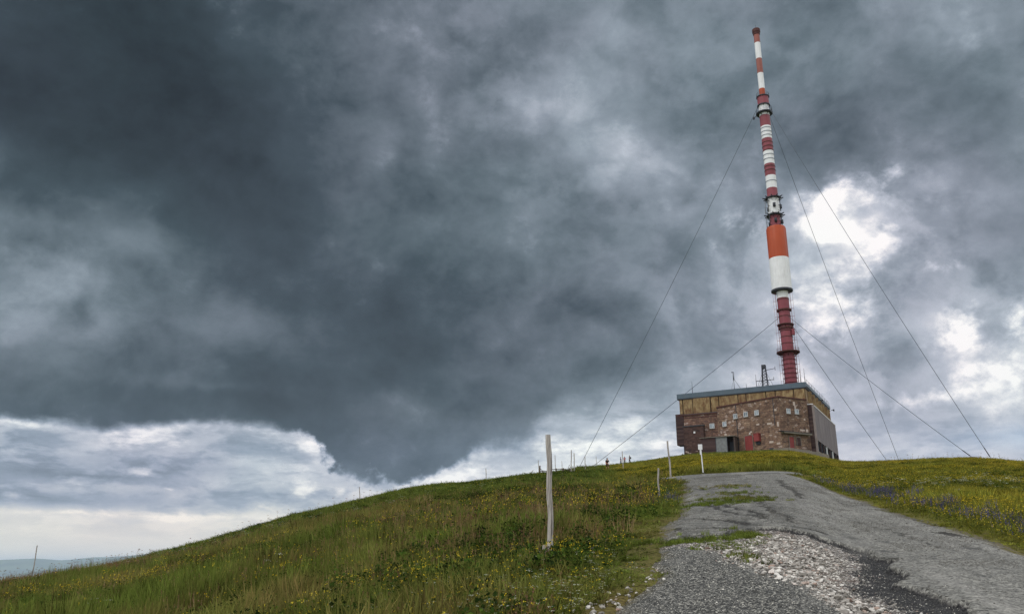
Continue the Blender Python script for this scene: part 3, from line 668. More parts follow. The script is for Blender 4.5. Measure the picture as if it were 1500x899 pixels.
def build_side():
    pts = []
    for (ax, ay), (bx, by) in zip(SIDE, SIDE[1:]):
        k = max(2, int(math.hypot(bx-ax, by-ay) / .6))
        for i in range(k): pts.append((ax + (bx-ax)*i/k, ay + (by-ay)*i/k))
    P = np.array(pts); 
    for _ in range(6): P[1:-1] = (P[:-2] + P[1:-1] * 2 + P[2:]) / 4
    d = np.gradient(P, axis=0); d /= np.linalg.norm(d, axis=1)[:, None]; nrm = np.stack([d[:, 1], -d[:, 0]], -1)
    s = np.linspace(-1, 1, 13); hw = side_half(P[:, 1]) + .1 + (fbm(P[:, 0], P[:, 1], .9, 3, 77) - .5) * .4
    X = P[:, 0][:, None] + nrm[:, 0][:, None] * s * hw[:, None]; Y = P[:, 1][:, None] + nrm[:, 1][:, None] * s * hw[:, None]
    Z = height(X, Y) + .058 - .05 * np.abs(s) ** 4
    n, m = X.shape; i, j = np.meshgrid(np.arange(n-1), np.arange(m-1), indexing='ij')
    F = np.stack([i*m+j, (i+1)*m+j, (i+1)*m+j+1, i*m+j+1], -1).reshape(-1, 4)
    me = np_mesh('side_road', np.stack([X, Y, Z], -1).reshape(-1, 3), F, True)
    fattr(me, 'up', np.full(n*m, 1.)); fattr(me, 'crack', np.full(n*m, 9.)); fattr(me, 'low', np.full(n*m, -1.)); fattr(me, 'edge', ((1 - np.abs(s))[None] * hw[:, None]).ravel())
    me.materials.append(M['road']); o = bpy.data.objects.new('side_road', me); COL.objects.link(o); tag(o, kind='structure')
build_side()

# ------------------------------------------------------------------ scattering (stuff only): realised by geometry nodes from unlinked source meshes
def scatter(name, sources, pts, rot, scl):
    me = bpy.data.meshes.new(name); me.vertices.add(len(pts)); me.vertices.foreach_set('co', np.asarray(pts, np.float32).ravel())
    for nm, arr in (('rot', rot), ('scl', scl)):
        a = me.attributes.new(nm, 'FLOAT_VECTOR', 'POINT'); a.data.foreach_set('vector', np.asarray(arr, np.float32).ravel())
    o = bpy.data.objects.new(name, me); COL.objects.link(o); tag(o, kind='stuff')
    g = bpy.data.node_groups.new(name + '_nodes', 'GeometryNodeTree')
    g.interface.new_socket('Geometry', in_out='INPUT', socket_type='NodeSocketGeometry')
    g.interface.new_socket('Geometry', in_out='OUTPUT', socket_type='NodeSocketGeometry')
    nd = g.nodes; gi = nd.new('NodeGroupInput'); go = nd.new('NodeGroupOutput'); L = g.links.new
    join = nd.new('GeometryNodeJoinGeometry')
    for k, sm in enumerate(sources):
        so = bpy.data.objects.new(name + '_source', sm)
        oi = nd.new('GeometryNodeObjectInfo'); oi.inputs['Object'].default_value = so
        gti = nd.new('GeometryNodeGeometryToInstance'); L(oi.outputs['Geometry'], gti.inputs[0]); L(gti.outputs[0], join.inputs[0])
    iop = nd.new('GeometryNodeInstanceOnPoints'); iop.inputs['Pick Instance'].default_value = True
    L(gi.outputs[0], iop.inputs['Points']); L(join.outputs[0], iop.inputs['Instance'])
    for nm, sock in (('rot', 'Rotation'), ('scl', 'Scale')):
        a = nd.new('GeometryNodeInputNamedAttribute'); a.data_type = 'FLOAT_VECTOR'; a.inputs['Name'].default_value = nm
        L(a.outputs['Attribute'], iop.inputs[sock])
    ri = nd.new('FunctionNodeRandomValue'); ri.data_type = 'INT'; ri.inputs['Min'].default_value = 0 if False else 0
    ins = [s_ for s_ in ri.inputs if s_.type == 'INT']
    ins[0].default_value = 0; ins[1].default_value = len(sources) - 1
    L([s_ for s_ in ri.outputs if s_.type == 'INT'][0], iop.inputs['Instance Index'])
    L(iop.outputs[0], go.inputs[0])
    md = o.modifiers.new('scatter', 'NODES'); md.node_group = g
    return o

# ---- plant materials
def leafy(name, colfn, transl=.35):
    m = bpy.data.materials.new(name); m.use_nodes = True; m.node_tree.nodes.clear(); n = N(m.node_tree)
    pos = n.new('ShaderNodeNewGeometry').outputs['Position']; rnd = n.new('ShaderNodeObjectInfo').outputs['Random']
    c = colfn(n, pos, rnd)
    d = n.new('ShaderNodeBsdfDiffuse'); t = n.new('ShaderNodeBsdfTranslucent'); n.put(d.inputs[0], c); n.put(t.inputs[0], c)
    mx = n.new('ShaderNodeMixShader'); mx.inputs[0].default_value = transl
    L = m.node_tree.links.new; L(d.outputs[0], mx.inputs[1]); L(t.outputs[0], mx.inputs[2])
    o = n.new('ShaderNodeOutputMaterial'); L(mx.outputs[0], o.inputs[0]); return m
def gcol(n, pos, rnd):
    c, right, lush = veg_col(n, pos)
    k = n.mr(rnd, 0, 1, .30, 1.6); c = n.mix(1, c, n.comb(k, k, k), 'MULTIPLY')
    r2 = n.m('FRACT', n.mul(rnd, 17.3))
    return n.mix(n.mr(r2, .0, 1, 0, .5), c, n.mix(right, lin(124, 140, 62), lin(164, 154, 70)))
def dcol(n, pos, rnd):
    return n.ramp(rnd, [(0, lin(96, 78, 56)), (.4, lin(136, 114, 76)), (.7, lin(116, 106, 60)), (1, lin(172, 150, 110))])
GR = leafy('grass_blades', gcol); DR = leafy('dry_grass', dcol, .25)
BU = leafy('low_shrub_leaves', lambda n, p, r: n.ramp(r, [(0, lin(26, 38, 20)), (.4, lin(44, 58, 26)), (.75, lin(62, 84, 34)), (1, lin(92, 108, 44))]), .3)
YE = leafy('yellow_petals', lambda n, p, r: n.ramp(r, [(0, lin(196, 168, 36)), (1, lin(222, 200, 70))]), .3)
WH = leafy('white_petals', lambda n, p, r: n.ramp(r, [(0, lin(170, 174, 150)), (1, lin(204, 206, 188))]), .3)
PU_ = leafy('violet_petals', lambda n, p, r: n.ramp(r, [(0, lin(66, 60, 92)), (.5, lin(80, 76, 124)), (1, lin(104, 98, 156))]), .3)
STEM = leafy('stems', lambda n, p, r: n.ramp(r, [(0, lin(70, 80, 34)), (1, lin(104, 104, 50))]), .2)
RD = leafy('reddish_seed_heads', lambda n, p, r: n.ramp(r, [(0, lin(104, 74, 62)), (1, lin(150, 116, 92))]), .3)

class PB:
    def __init__(s): s.V = []; s.F3 = []; s.mi = []
    def tri(s, a, b, c, mi):
        k = len(s.V); s.V += [a, b, c]; s.F3.append((k, k+1, k+2)); s.mi.append(mi)
    def blade(s, x, y, h, w, lean, az, mi=0, curve=.5):
        ca, sa = math.cos(az), math.sin(az); px, py = -sa, ca
        pts = []
        for t in (0, .35, .7, 1):
            o = lean * h * (t + curve * t * t) / (1 + curve); z = h * (t - .25 * lean * t * t); ww = w * (1, .85, .55, 0)[int(round(t*3))] * .5
            pts.append(((x + ca*o - px*ww, y + sa*o - py*ww, z), (x + ca*o + px*ww, y + sa*o + py*ww, z)))
        for i in range(3):
            (a, b), (c, d) = pts[i], pts[i+1]
            s.tri(a, b, d, mi)
            if i < 2: s.tri(a, d, c, mi)
        return pts[-1][0]
    def leaf(s, c, r, tilt, az, mi, n=4):
        ax = Vector((math.cos(az), math.sin(az), 0)); up = Vector((-math.sin(az)*math.sin(tilt), math.cos(az)*math.sin(tilt), math.cos(tilt)))
        b = up.cross(ax); c = Vector(c)
        pr = [c + ax * r * math.cos(2*math.pi*i/n) + b * r * math.sin(2*math.pi*i/n) for i in range(n)]
        for i in range(1, n-1): s.tri(tuple(pr[0]), tuple(pr[i]), tuple(pr[i+1]), mi)
    def mesh(s, name, mats):
        me = np_mesh(name, np.array(s.V), np.array(s.F3))
        me.polygons.foreach_set('material_index', np.array(s.mi, np.int32))
        for m in mats: me.materials.append(m)
        return me
def grass_clump(seed, n, h, w, rad, lean=.5, mats=(GR,), seedhead=0):
    q = random.Random(seed); b = PB()
    for _ in range(n):
        a = q.random()*6.28; r = rad * math.sqrt(q.random()); hh = h * (.45 + .55*q.random())
        tip = b.blade(r*math.cos(a), r*math.sin(a), hh, w*(.7+.6*q.random()), lean*q.random(), q.random()*6.28, 0, .3+q.random())
        if seedhead and q.random() < seedhead:
            for k in range(4): b.leaf((tip[0], tip[1], tip[2] - .02*k), .011, q.random()*1.4, q.random()*6, 1)
    return b.mesh('grass_clump', mats)
def flower_plant(seed, n, h, petal, mats, rad=.12, spike=False, umbel=False):
    q = random.Random(seed); b = PB()
    for _ in range(n):
        a = q.random()*6.28; r = rad*math.sqrt(q.random()); hh = h*(.6+.4*q.random())
        tip = b.blade(r*math.cos(a), r*math.sin(a), hh, .008, .25*q.random(), q.random()*6.28, 0)
        for k in range(3): b.leaf((r*math.cos(a)+q.uniform(-.03, .03), r*math.sin(a)+q.uniform(-.03, .03), hh*q.uniform(.1, .7)), .022, q.random()*1.2, q.random()*6, 0)
        if spike:
            for k in range(12): b.leaf((tip[0]+q.uniform(-.018, .018), tip[1]+q.uniform(-.018, .018), tip[2] - hh*.45*k/12), petal*(.7+.5*k/12), q.uniform(.4, 1.5), q.random()*6, 1)
        elif umbel:
            for k in range(9): b.leaf((tip[0]+q.gauss(0, .035), tip[1]+q.gauss(0, .035), tip[2]+q.uniform(-.01, .01)), petal, q.random()*.5, q.random()*6, 1)
        else:
            for k in range(3): b.leaf((tip[0]+q.uniform(-.02, .02), tip[1]+q.uniform(-.02, .02), tip[2]+q.uniform(-.03, .0)), petal, q.uniform(0, 1.3), q.random()*6, 1, 5)
    return b.mesh('flower_plant', mats)
def shrub(seed, n, h, rad, mats):
    q = random.Random(seed); b = PB()
    for _ in range(n):
        a = q.random()*6.28; r = rad*math.sqrt(q.random()); z = h*q.random()*(1-.6*(r/rad)**2)
        b.leaf((r*math.cos(a), r*math.sin(a), z), q.uniform(.012, .03), q.uniform(0, 1.3), q.random()*6, 0, 4)
    return b.mesh('low_shrub', mats)

def place(n, az0, az1, r0, r1, a_, b_):
    """density ~ 1/(a+b r)^2 in the sector"""
    rs = np.linspace(r0, r1, 2000); pdf = rs / (a_ + b_*rs)**2; cdf = np.cumsum(pdf); cdf /= cdf[-1]
    r = np.interp(NR.rand(n), cdf, rs); az = np.radians(NR.uniform(az0, az1, n))
    return r*np.sin(az), r*np.cos(az), r
CX, CY = 78.06, 221.66
def loc2w(x, y): 
    a, b = R(118.5), R(28.5); return CX + x*math.sin(a) + y*math.sin(b), CY + x*math.cos(a) + y*math.cos(b)
def in_building(x, y):
    a, b = R(118.5), R(28.5); dx, dy = x-CX, y-CY; lx = dx*math.sin(a)+dy*math.cos(a); ly = dx*math.sin(b)+dy*math.cos(b)
    front = np.where(lx > -24, np.minimum(-.3, -8.6 * np.clip((lx+24)/18.3, 0, 1)), -4.2)
    front = np.where(lx > -5.7, -8.1 * np.clip(-lx/5.7, 0, 1), front)
    return (lx > -36) & (lx < 2.5) & (ly > front - .3) & (ly < 42)
def finish(x, y, r, jitter=.0, margin=.03):
    keep = (road_in(x, y) < -margin + (NR.rand(len(x)) < .12) * .10) & ~in_building(x, y)
    return x[keep], y[keep], r[keep]
def emit(name, src, x, y, hs, ws, tilt=.12, sink=.02):
    n = len(x); z = ground(x, y) - sink
    rot = np.stack([NR.normal(0, tilt, n), NR.normal(0, tilt, n), NR.uniform(0, 6.28, n)], -1)
    return scatter(name, src, np.stack([x, y, z], -1), rot, np.stack([ws, ws, hs], -1))
def rightside(x, y): return ((x - .30*y) > 2.5) | ((y > 56) & (x > .10*y + 2) & (np.hypot(x, y) < 175))

def grow():
    far = lambda r: 1 + np.clip((r - 15)/60, 0, 2.2)           # farther tufts are broader, not taller
    # green grass everywhere
    x, y, r = place(80000, -40, 40, 5.5, 250, .20, .0065); x, y, r = finish(x, y, r)
    m = fbm(x, y, .12, 3, 91); tall = np.clip((m-.40)*3.5, 0, 1)
    right = rightside(x, y); crest = np.clip((r-35)/60, 0, 1)
    edge = np.clip(-road_in(x, y)/1.9, 0.16, 1) * np.where(np.hypot(x-.5, y-14.2) < 1.1, .42, 1) * np.interp(r, [8, 14, 22], [.62, .75, 1])
    h = (.55 + .75*tall) * NR.uniform(.6, 1.3, len(x)) * np.clip(.35 + 1.5*fbm(x, y, .8, 2, 93), .5, 1.5) * np.where(right, .55, 1) * (1-.35*crest) * edge
    src = [grass_clump(s, 26, .42, .017, .20, .95) for s in range(5)] + [grass_clump(7, 20, .36, .024, .18, 1.2)]
    emit('grass', src, x, y, h*1.15, NR.uniform(.8, 1.25, len(x))*far(r))
    # dry brown stalks with seed heads in drifts on the left slope
    x, y, r = place(22000, -40, 14, 7, 190, .22, .009); x, y, r = finish(x, y, r, margin=.7)
    m = fbm(x, y, .07, 3, 101) + .25*(fbm(x, y, .5, 2, 103)-.5); k = (NR.rand(len(x)) < np.clip((m-.47)*5, .05, .85)) & (r < 62)
    x, y, r = x[k], y[k], r[k]
    src = [grass_clump(s, 15, .62, .011, .20, .45, (DR, RD), .8) for s in (11, 12, 13, 14)]
    emit('dry_grass', src, x, y, NR.uniform(.65, 1.15, len(x))*np.interp(r, [8, 14, 22], [.6, .75, 1])*np.where(np.hypot(x-.5, y-14.2) < 1.1, .5, 1), NR.uniform(.8, 1.3, len(x))*far(r), .1)
    # gaunt taller stems standing along the crests
    X, Y = [], []
    for (a0, a1, r0, r1, n) in ((-30.5, -27, 54, 60, 26), (-27.5, -22, 56, 68, 110), (-21, -6, 75, 125, 60), (25, 31, 185, 205, 26), (23.5, 25, 188, 200, 10)):
        a = np.radians(NR.uniform(a0, a1, n)); rr = NR.uniform(r0, r1, n); X.append(rr*np.sin(a)); Y.append(rr*np.cos(a))
    x, y = np.concatenate(X), np.concatenate(Y); r = np.hypot(x, y)
    src = [flower_plant(s, 2, .8, .022, (DR, RD), .08, umbel=True) for s in (71, 72, 73)]
    emit('tall_stems', src, x, y, NR.uniform(.7, 1.25, len(x)) * (1 + (r > 100)*.5), 1 + (r > 100)*1.2 + 0*r, .08)
    # low dark leafy cover (bilberry, herbs)
    x, y, r = place(15000, -40, 40, 6, 120, .22, .012); x, y, r = finish(x, y, r, margin=.25)
    m = fbm(x, y, .16, 3, 111); k = NR.rand(len(x)) < np.clip((m-.44)*6, .22, 1) * np.clip(-road_in(x, y)-.7, 0, 1); x, y, r = x[k], y[k], r[k]
    src = [shrub(s, 150, .34, .30, (BU,)) for s in (21, 22, 23)]
    emit('low_shrubs', src, x, y, NR.uniform(.7, 1.3, len(x))*np.where(rightside(x, y), .5, 1), NR.uniform(.7, 1.4, len(x))*far(r), .1)
    # yellow flowers: drifts on the left, a full carpet on the right
    x, y, r = place(52000, -40, 40, 7, 240, .30, .0065); x, y, r = finish(x, y, r, margin=.2)
    m = fbm(x, y, .22, 3, 121); right = rightside(x, y)
    p = np.where(right, np.clip(.42 + (fbm(x, y, .09, 4, 125)-.47)*4.5, .03, .9), np.clip((m-.53)*3.5, .04, .4) * np.clip((45-r)/25, .10, 1) * np.where((r < 13), .5, 1))
    k = NR.rand(len(x)) < p; x, y, r = x[k], y[k], r[k]; right = right[k]
    src = [flower_plant(s, 6, .50, .0095, (STEM, YE), .25) for s in (31, 32, 33, 34)]
    emit('yellow_flowers', src, x, y, np.where(right, .85, 1.35)*NR.uniform(.7, 1.2, len(x))*np.interp(r, [8, 14, 22], [.6, .72, 1]), NR.uniform(.8, 1.2, len(x))*(.7+np.clip((r-8)/60, 0, 1.5)), .12)
    # white umbels: a drift near the left crest, a band in the right meadow, scattered by the road
    X, Y = [], []
    for (cx, cy, sx, sy, n) in ((-21, 62, 7, 4.5, 120), (-13, 72, 6, 4, 50), (24, 41, 4.5, .8, 90), (-.2, 10.2, 1.2, 1.6, 190), (-2, 12, 4, 3, 130), (21, 34, 5, 6, 40)):
        X.append(NR.normal(cx, sx, n)); Y.append(NR.normal(cy, sy, n))
    x, y = np.concatenate(X), np.concatenate(Y); r = np.hypot(x, y); x, y, r = finish(x, y, r, margin=.2)
    src = [flower_plant(s, 3, .5, .013, (STEM, WH), .12, umbel=True) for s in (41, 42)]
    emit('white_flowers', src, x, y, np.where(r < 20, .55, 1.1)*NR.uniform(.7, 1.2, len(x)), np.where(r < 20, .5, 1.5)*NR.uniform(.8, 1.2, len(x)))
    # violet bugloss along the right verge
    X, Y = [], []
    for (cx, cy, s, n) in ((15.3, 41.5, .8, 40), (14.9, 38, .7, 30), (13.9, 33.5, .6, 40), (13.3, 30.5, .6, 36), (12.7, 28.6, .5, 30), (11.4, 23.8, .45, 26), (10.9, 21.6, .4, 22), (10.35, 19.2, .3, 20), (10.6, 18.0, .35, 18), (10.1, 16.0, .35, 34), (5.4, 27.5, .5, 18), (4.9, 26.3, .3, 12), (-6.5, 12.4, .4, 8)):
        X.append(NR.normal(cx, s, n)); Y.append(NR.normal(cy, s*1.6, n))
    x, y = np.concatenate(X), np.concatenate(Y); kk = NR.rand(len(x)) < .55; x = x[kk]; y = y[kk]; r = np.hypot(x, y); x, y, r = finish(x, y, r, margin=.25)
    src = [flower_plant(s, 7, .5, .010, (STEM, PU_), .2, spike=True) for s in (51, 52, 53)]
    emit('violet_flowers', src, x, y, NR.uniform(.6, 1.1, len(x)), NR.uniform(.9, 1.4, len(x)))
    # moss-like tufts growing in the broken road
    X, Y = [], []
    for (cx, cy, sx, sy, n) in ((3.05, 15.65, .45, .09, 60), (4.25, 15.95, .16, .25, 90), (3.7, 15.5, .3, .06, 30), (3.6, 14.6, .3, .35, 34), (3.45, 13.0, .12, .5, 20), (5.6, 24.1, .5, .3, 110), (6.6, 25.6, .5, .3, 110), (6.9, 24.4, .35, .2, 40), (7.3, 28.5, .4, .6, 50), (8.4, 33.3, .5, .8, 60), (2.5, 16.0, .3, .1, 20)):
        X.append(NR.normal(cx, sx, n)); Y.append(NR.normal(cy, sy, n))
    x, y = np.concatenate(X), np.concatenate(Y); n = len(x); z = road_z(x, y) - .01
    src = [grass_clump(s, 30, .14, .008, .07, .9) for s in (61, 62, 63)]
    scatter('road_tufts', src, np.stack([x, y, z], -1), np.stack([NR.normal(0, .1, n), NR.normal(0, .1, n), NR.uniform(0, 6.28, n)], -1), np.stack([NR.uniform(.8, 1.5, n)]*2 + [NR.uniform(.35, 1.0, n)], -1))
grow()

# ------------------------------------------------------------------ loose stones
def rock_meshes(m, k, sub, seed):
    out = []
    for i in range(k):
        q = np.random.RandomState(seed+i); bm = bmesh.new(); bmesh.ops.create_icosphere(bm, subdivisions=sub, radius=1)
        me = bpy.data.meshes.new('stone'); s = q.uniform(.7, 1.25, 3) * (1, 1, .62)
        for v in bm.verts:
            c = np.array(v.co); n_ = 1 + .32*(q.rand()-.5); c = c*n_*s
            for _ in range(1): v.co = c
        for _ in range(3):
            d = Vector(q.normal(size=3)).normalized()
            for v in bm.verts:
                t = v.co.dot(d) - .62
                if t > 0: v.co -= d*t
        bm.to_mesh(me); bm.free(); me.materials.append(m); out.append(me)
    return out
def stonecol(n, b, o):
    rnd = n.new('ShaderNodeObjectInfo').outputs['Random']; p = n.new('ShaderNodeNewGeometry').outputs['Position']
    c = n.ramp(rnd, [(0, lin(96, 91, 84)), (.3, lin(148, 143, 135)), (.65, lin(184, 179, 170)), (.88, lin(218, 214, 205)), (.94, lin(150, 126, 112)), (1, lin(170, 154, 142))])
    f = n.noise(p, 30, 5, .65); k = n.mr(f, .3, .7, .75, 1.1)
    n.put(b.inputs['Base Color'], n.mix(1, c, n.comb(k, k, k), 'MULTIPLY')); bump(n, b, f, .5, .01)
def gritcol(n, b, o):
    rnd = n.new('ShaderNodeObjectInfo').outputs['Random']
    n.put(b.inputs['Base Color'], n.ramp(rnd, [(0, lin(48, 48, 46)), (.5, lin(100, 100, 95)), (.85, lin(150, 148, 140)), (1, lin(206, 202, 190))]))
M['crumb'] = plain('asphalt_crumb', lin(112, 110, 104), .9, 0, .5, 40)
M['stonechip'] = mat('pale_stone', stonecol); M['grit'] = mat('road_grit', gritcol)
def stones():
    n = 90000; y = NR.uniform(7.6, 17.3, n); x = NR.uniform(1.8, 6.3, n); up, lo = road_layers(x, y)
    tar_shade_w = np.interp(y, [12.5, 16.3], [.55, .05])
    k = (up < -tar_shade_w*(.6+.6*NR.rand(n))) & (lo < .15*(NR.rand(n)**2)*2.2) & (NR.rand(n) < np.where(up < -.15, .95, .5)) & (NR.rand(n) < np.clip((x-2.7)/1.0, .06, 1)); x, y = x[k], y[k]
    s = np.clip(NR.lognormal(math.log(.0084), .62, len(x)), .004, .05) * np.where(up[k] < -.75, 1.15, .5)
    s *= np.interp(y, [8, 12, 17], [1.25, 1.0, .8])
    z = road_z(x, y) + s*.25
    scatter('rubble', rock_meshes(M['stonechip'], 6, 1, 100), np.stack([x, y, z], -1), NR.uniform(-.5, .5, (len(x), 3)) + np.stack([x*0, x*0, NR.uniform(0, 6, len(x))], -1), np.stack([s*1.4, s, s*.8], -1))
    # pale boulders on the left verge
    n = 110; t = NR.rand(n); y = 8.4 + 4.6*t**1.3; l, r = road_edges(y); x = l + NR.normal(-.05, .13, n) - .1*(y < 10); s = NR.uniform(.010, .034, n) * np.interp(y, [8.5, 11, 13], [1.4, .9, .5])
    z = np.maximum(ground(x, y), np.where(road_in(x, y) > 0, road_z(x, y), -99)) + s*.25
    scatter('verge_stones', rock_meshes(M['stonechip'], 5, 2, 200), np.stack([x, y, z], -1), NR.uniform(-.5, .5, (n, 3)) + np.stack([x*0, x*0, NR.uniform(0, 6, n)], -1), np.stack([s*1.3, s, s], -1))
    # chips over the old seal coat and along the rims
    n = 42000; y = 7.6 + 9.0*NR.rand(n)**1.25; x = NR.uniform(.7, 7.5, n); up, lo = road_layers(x, y); l, r = road_edges(y)
    k = (x > l) & (x < r) & ((up < -.02) & ((lo > -.25) | (NR.rand(n) < .6)) | (NR.rand(n) < .012)); x, y = x[k], y[k]
    s = np.clip(NR.lognormal(math.log(.0052), .4, len(x)), .003, .02)
    scatter('gravel', rock_meshes(M['grit'], 4, 1, 300), np.stack([x, y, road_z(x, y) + s*.2], -1), NR.uniform(-1, 1, (len(x), 3)), np.stack([s*1.2, s, s], -1))
    # worn aggregate and crumbs over the newer layer, thickest along its cracks and edges
    n = 110000; y = 9 + 38*NR.rand(n)**1.5; l, r = road_edges(y); t = NR.rand(n); t = np.where(NR.rand(n) < .35, t**3, t); t = np.where(NR.rand(n) < .2, 1 - (1-t)**3*.3, t); x = l + (r-l)*t; up, lo = road_layers(x, y)
    cl = fbm(x, y, .9, 4, 141); k = (up > .03) & (NR.rand(n) < np.clip((cl-.46)*5, .10, .8)); x, y = x[k], y[k]
    s = np.clip(NR.lognormal(math.log(.0062), .4, len(x)), .003, .02) * np.interp(y, [9, 20, 48], [1, 1.35, 1.7])
    scatter('road_crumbs', rock_meshes(M['crumb'], 4, 1, 400), np.stack([x, y, road_z(x, y) + s*.1], -1), NR.uniform(-1, 1, (len(x), 3)), np.stack([s*1.3, s*1.3, s*.8], -1))
stones()

# ------------------------------------------------------------------ transmitter building
BZ = 30.0
FR = ((-35, -.3), (0, -.3)); AN = ((-24, -.3), (-5.7, -8.1)); CH = ((-5.7, -8.1), (0, 0)); RT = ((1.2, 0), (1.2, 40))
def bpart(mb, name, m, root, bevel=0, label=None):
    o = mb.build(name, m, root, bevel)
    if label: o['label'] = label
    return o
def small_window(root, w, s, z, sz=1.35):
    f = MB(); a, d = sz/2, .16
    for q in ((s-a, s+a, z-a, z-a+.16), (s-a, s+a, z+a-.16, z+a), (s-a, s-a+.16, z-a+.16, z+a-.16), (s+a-.16, s+a, z-a+.16, z+a-.16)):
        f.wbox(w, q[0], q[1], q[2], q[3], -.02, d)
    f.wbox(w, s-.05, s+.05, z-a+.16, z+a-.16, -.02, d-.04)
    fr = f.build('window', M['window_paint'], root)
    g = MB().wbox(w, s-a+.16, s+a-.16, z-a+.16, z+a-.16, .0, .05).build('pane', M['glass'], fr)
    sl = MB().wbox(w, s-a-.12, s+a+.12, z-a-.16, z-a-.005, -.02, .26).build('sill', M['concrete'], fr)
def door(root, w, s0, s1, z0, z1, m, label=None, h=True):
    d = MB().wbox(w, s0, s1, z0, z1, -.02, .12)
    k = int((s1-s0)/.55)
    for i in range(1, k+1): d.wbox(w, s0+(s1-s0)*i/(k+1)-.03, s0+(s1-s0)*i/(k+1)+.03, z0+.1, z1-.1, .12, .15)
    o = d.build('door', m, root)
    if label: o['label'] = label
    fr = MB()
    fr.wbox(w, s0-.15, s0-.003, z0, z1+.15, -.02, .2); fr.wbox(w, s1+.003, s1+.15, z0, z1+.15, -.02, .2); fr.wbox(w, s0-.003, s1+.003, z1+.003, z1+.15, -.02, .2)
    fr.build('door_frame', M['concrete'], o)
    if h: MB().wbox(w, s1-.3, s1-.12, (z0+z1)/2-.3, (z0+z1)/2-.2, .15, .24).build('handle', M['darkmetal'], o)
def building():
    root = empty('transmitter_building', (CX, CY, BZ), R(-28.5))
    tag(root, 'large flat-roofed stone transmitter station with ochre upper storey under the striped mast', 'building')
    # stone walls
    MB().prism([(-33.5, -.3), (-24, -.3), (-24, 3), (-33.5, 3)], -8, 13.3).build('wall', M['stone_old'], root)
    MB().prism([(-24, -.31), (-5.7, -8.1), (-.02, -.02), (-.02, 4), (-23.99, 4)], -8, 14.75).build('wall', M['stone'], root)
    bpart(MB().box(-35, -.1, 3.01, 40, -8, 13.5).box(-35, -33.51, .0, 3.0, 5.2, 13.3), 'wall', M['timber'], root, 0, 'dark timber-clad side wall overhanging at the left end')
    bpart(MB().wbox(FR, -.85, 1.42, 5.2, 13.9, -3, .14), 'cladding', M['timber'], root, 0, 'dark brown corner cladding overhanging at the left end')
    # patched pale stones and quoins
    pm = plain('pale_stone_patch', lin(186, 172, 160), .9, 0, .3, 2)
    for w, L in ((AN, ((3.0, 4.6, 1.0, .45), (12.6, 8.3, .9, .4), (16.1, 3.2, 1.2, .5), (15.9, 8.0, 1.5, .5), (18.5, 11.3, .6, .5), (18.9, 7.2, .5, 1.2), (18.3, 2.6, 1.0, .5), (10.3, 6.6, .7, .4), (2.0, 6.9, .8, .4))),
                 (CH, ((5.0, 13.0, .7, 1.0), (5.4, 12.2, .5, .8), (6.6, 6.4, 1.6, .45), (8.6, 6.2, .8, .8), (8.3, 9.3, .5, .5), (2.2, 1.5, 1.2, .5)))):
        for s, z, w_, h_ in L: MB().wbox(w, s, s+w_, z, z+h_, -.02, .035).build('pale_stone', pm, root)
    # trims under the flat roofs
    t = MB(); t.wbox(FR, -.2, 11.2, 13.3, 13.55, -.02, .3); t.wbox(FR, 1.45, 11.0, 12.55, 12.75, -.02, .12)
    t.build('eaves_band', M['redtrim'], root)
    t = MB(); t.wbox(AN, -.1, 20.1, 14.75, 15.05, -.6, .22); t.wbox(CH, -.05, 9.9, 14.75, 15.02, -.6, .2); t.build('eaves_band', M['redtrim'], root)
    MB().prism([(-24, 0), (-5.8, -7.8), (-.3, 0), (-.3, .19), (-24, .19)], 14.76, 14.98).build('annex_roof', M['roofing'], root)
    MB().wbox(FR, -.2, 11.0, 13.56, 13.75, -.55, .1).build('ledge_roof', M['roofing'], root)
    MB().wbox(AN, 6.4, 6.55, 2.0, 14.7, 0, .14).build('downpipe', M['darkmetal'], root)
    MB().wbox(AN, 18.2, 18.34, 7.5, 14.7, 0, .12).build('downpipe', M['darkmetal'], root)
    # ochre upper storey: backing wall, separate panels, protruding box, fins on the right
    MB().box(-34.7, -.25, .25, 39.4, 13.5, 18.1).build('upper_wall', plain('ochre_seam_wall', lin(62, 46, 32), .8), root)
    seams = [0.25, 1.3, 4.2, 9.3, 11.6, 17.0, 19.2, 24.6, 27.1, 31.9, 34.85]
    out = [.16, .1, .42, .16, .10, .16, .10, .16, .12, .16]
    for a, b_, d in zip(seams, seams[1:], out):
        MB().wbox(((-35, .25), (0, .25)), a+.13, b_-.13, 13.76, 18.05, -.02, d).build('cladding_panel', M['ochre'], root, .03)
    ys = [.3, 4.6, 9.8, 15.0, 20.2, 25.4, 30.6, 35.4, 39.3]
    for a, b_ in zip(ys, ys[1:]):
        MB().wbox(((-.25, 0), (-.25, 40)), a+.13, b_-.13, 13.75, 18.05, -.02, .16).build('cladding_panel', M['ochre'], root, .03)
    for y in ys[1:-1]:
        MB().prism([(-.09, y-.5), (.75, y-.12), (.75, y+.12), (-.09, y+.5)], 13.8, 17.9).build('fin', M['ochre'], root, .04)
    # roof slab with metal fascia
    MB().box(-35.2, .25, -.05, 40.1, 18.1, 18.35).build('soffit', M['darkmetal'], root)
    f = MB()
    x0, x1, y0, y1 = -35.25, .3, -.1, 40.2
    f.box(x0, x1, y0, y0+.3, 18.35, 19.7); f.box(x1-.3, x1, y0+.3, y1, 18.75, 19.7); f.box(x0, x0+.3, y0+.3, y1, 18.35, 19.7); f.box(x0+.3, x1-.3, y1-.3, y1, 18.35, 19.7)
    for i in range(13): f.box(x0+.2+i*2.9, x0+.27+i*2.9, y0-.03, y0, 18.36, 19.68)
    f.build('roof_fascia', M['fascia'], root)
    MB().box(x0+.3, x1-.3, y0+.3, y1-.3, 18.4, 19.35).build('roof', M['roofing'], root)
    r = MB()
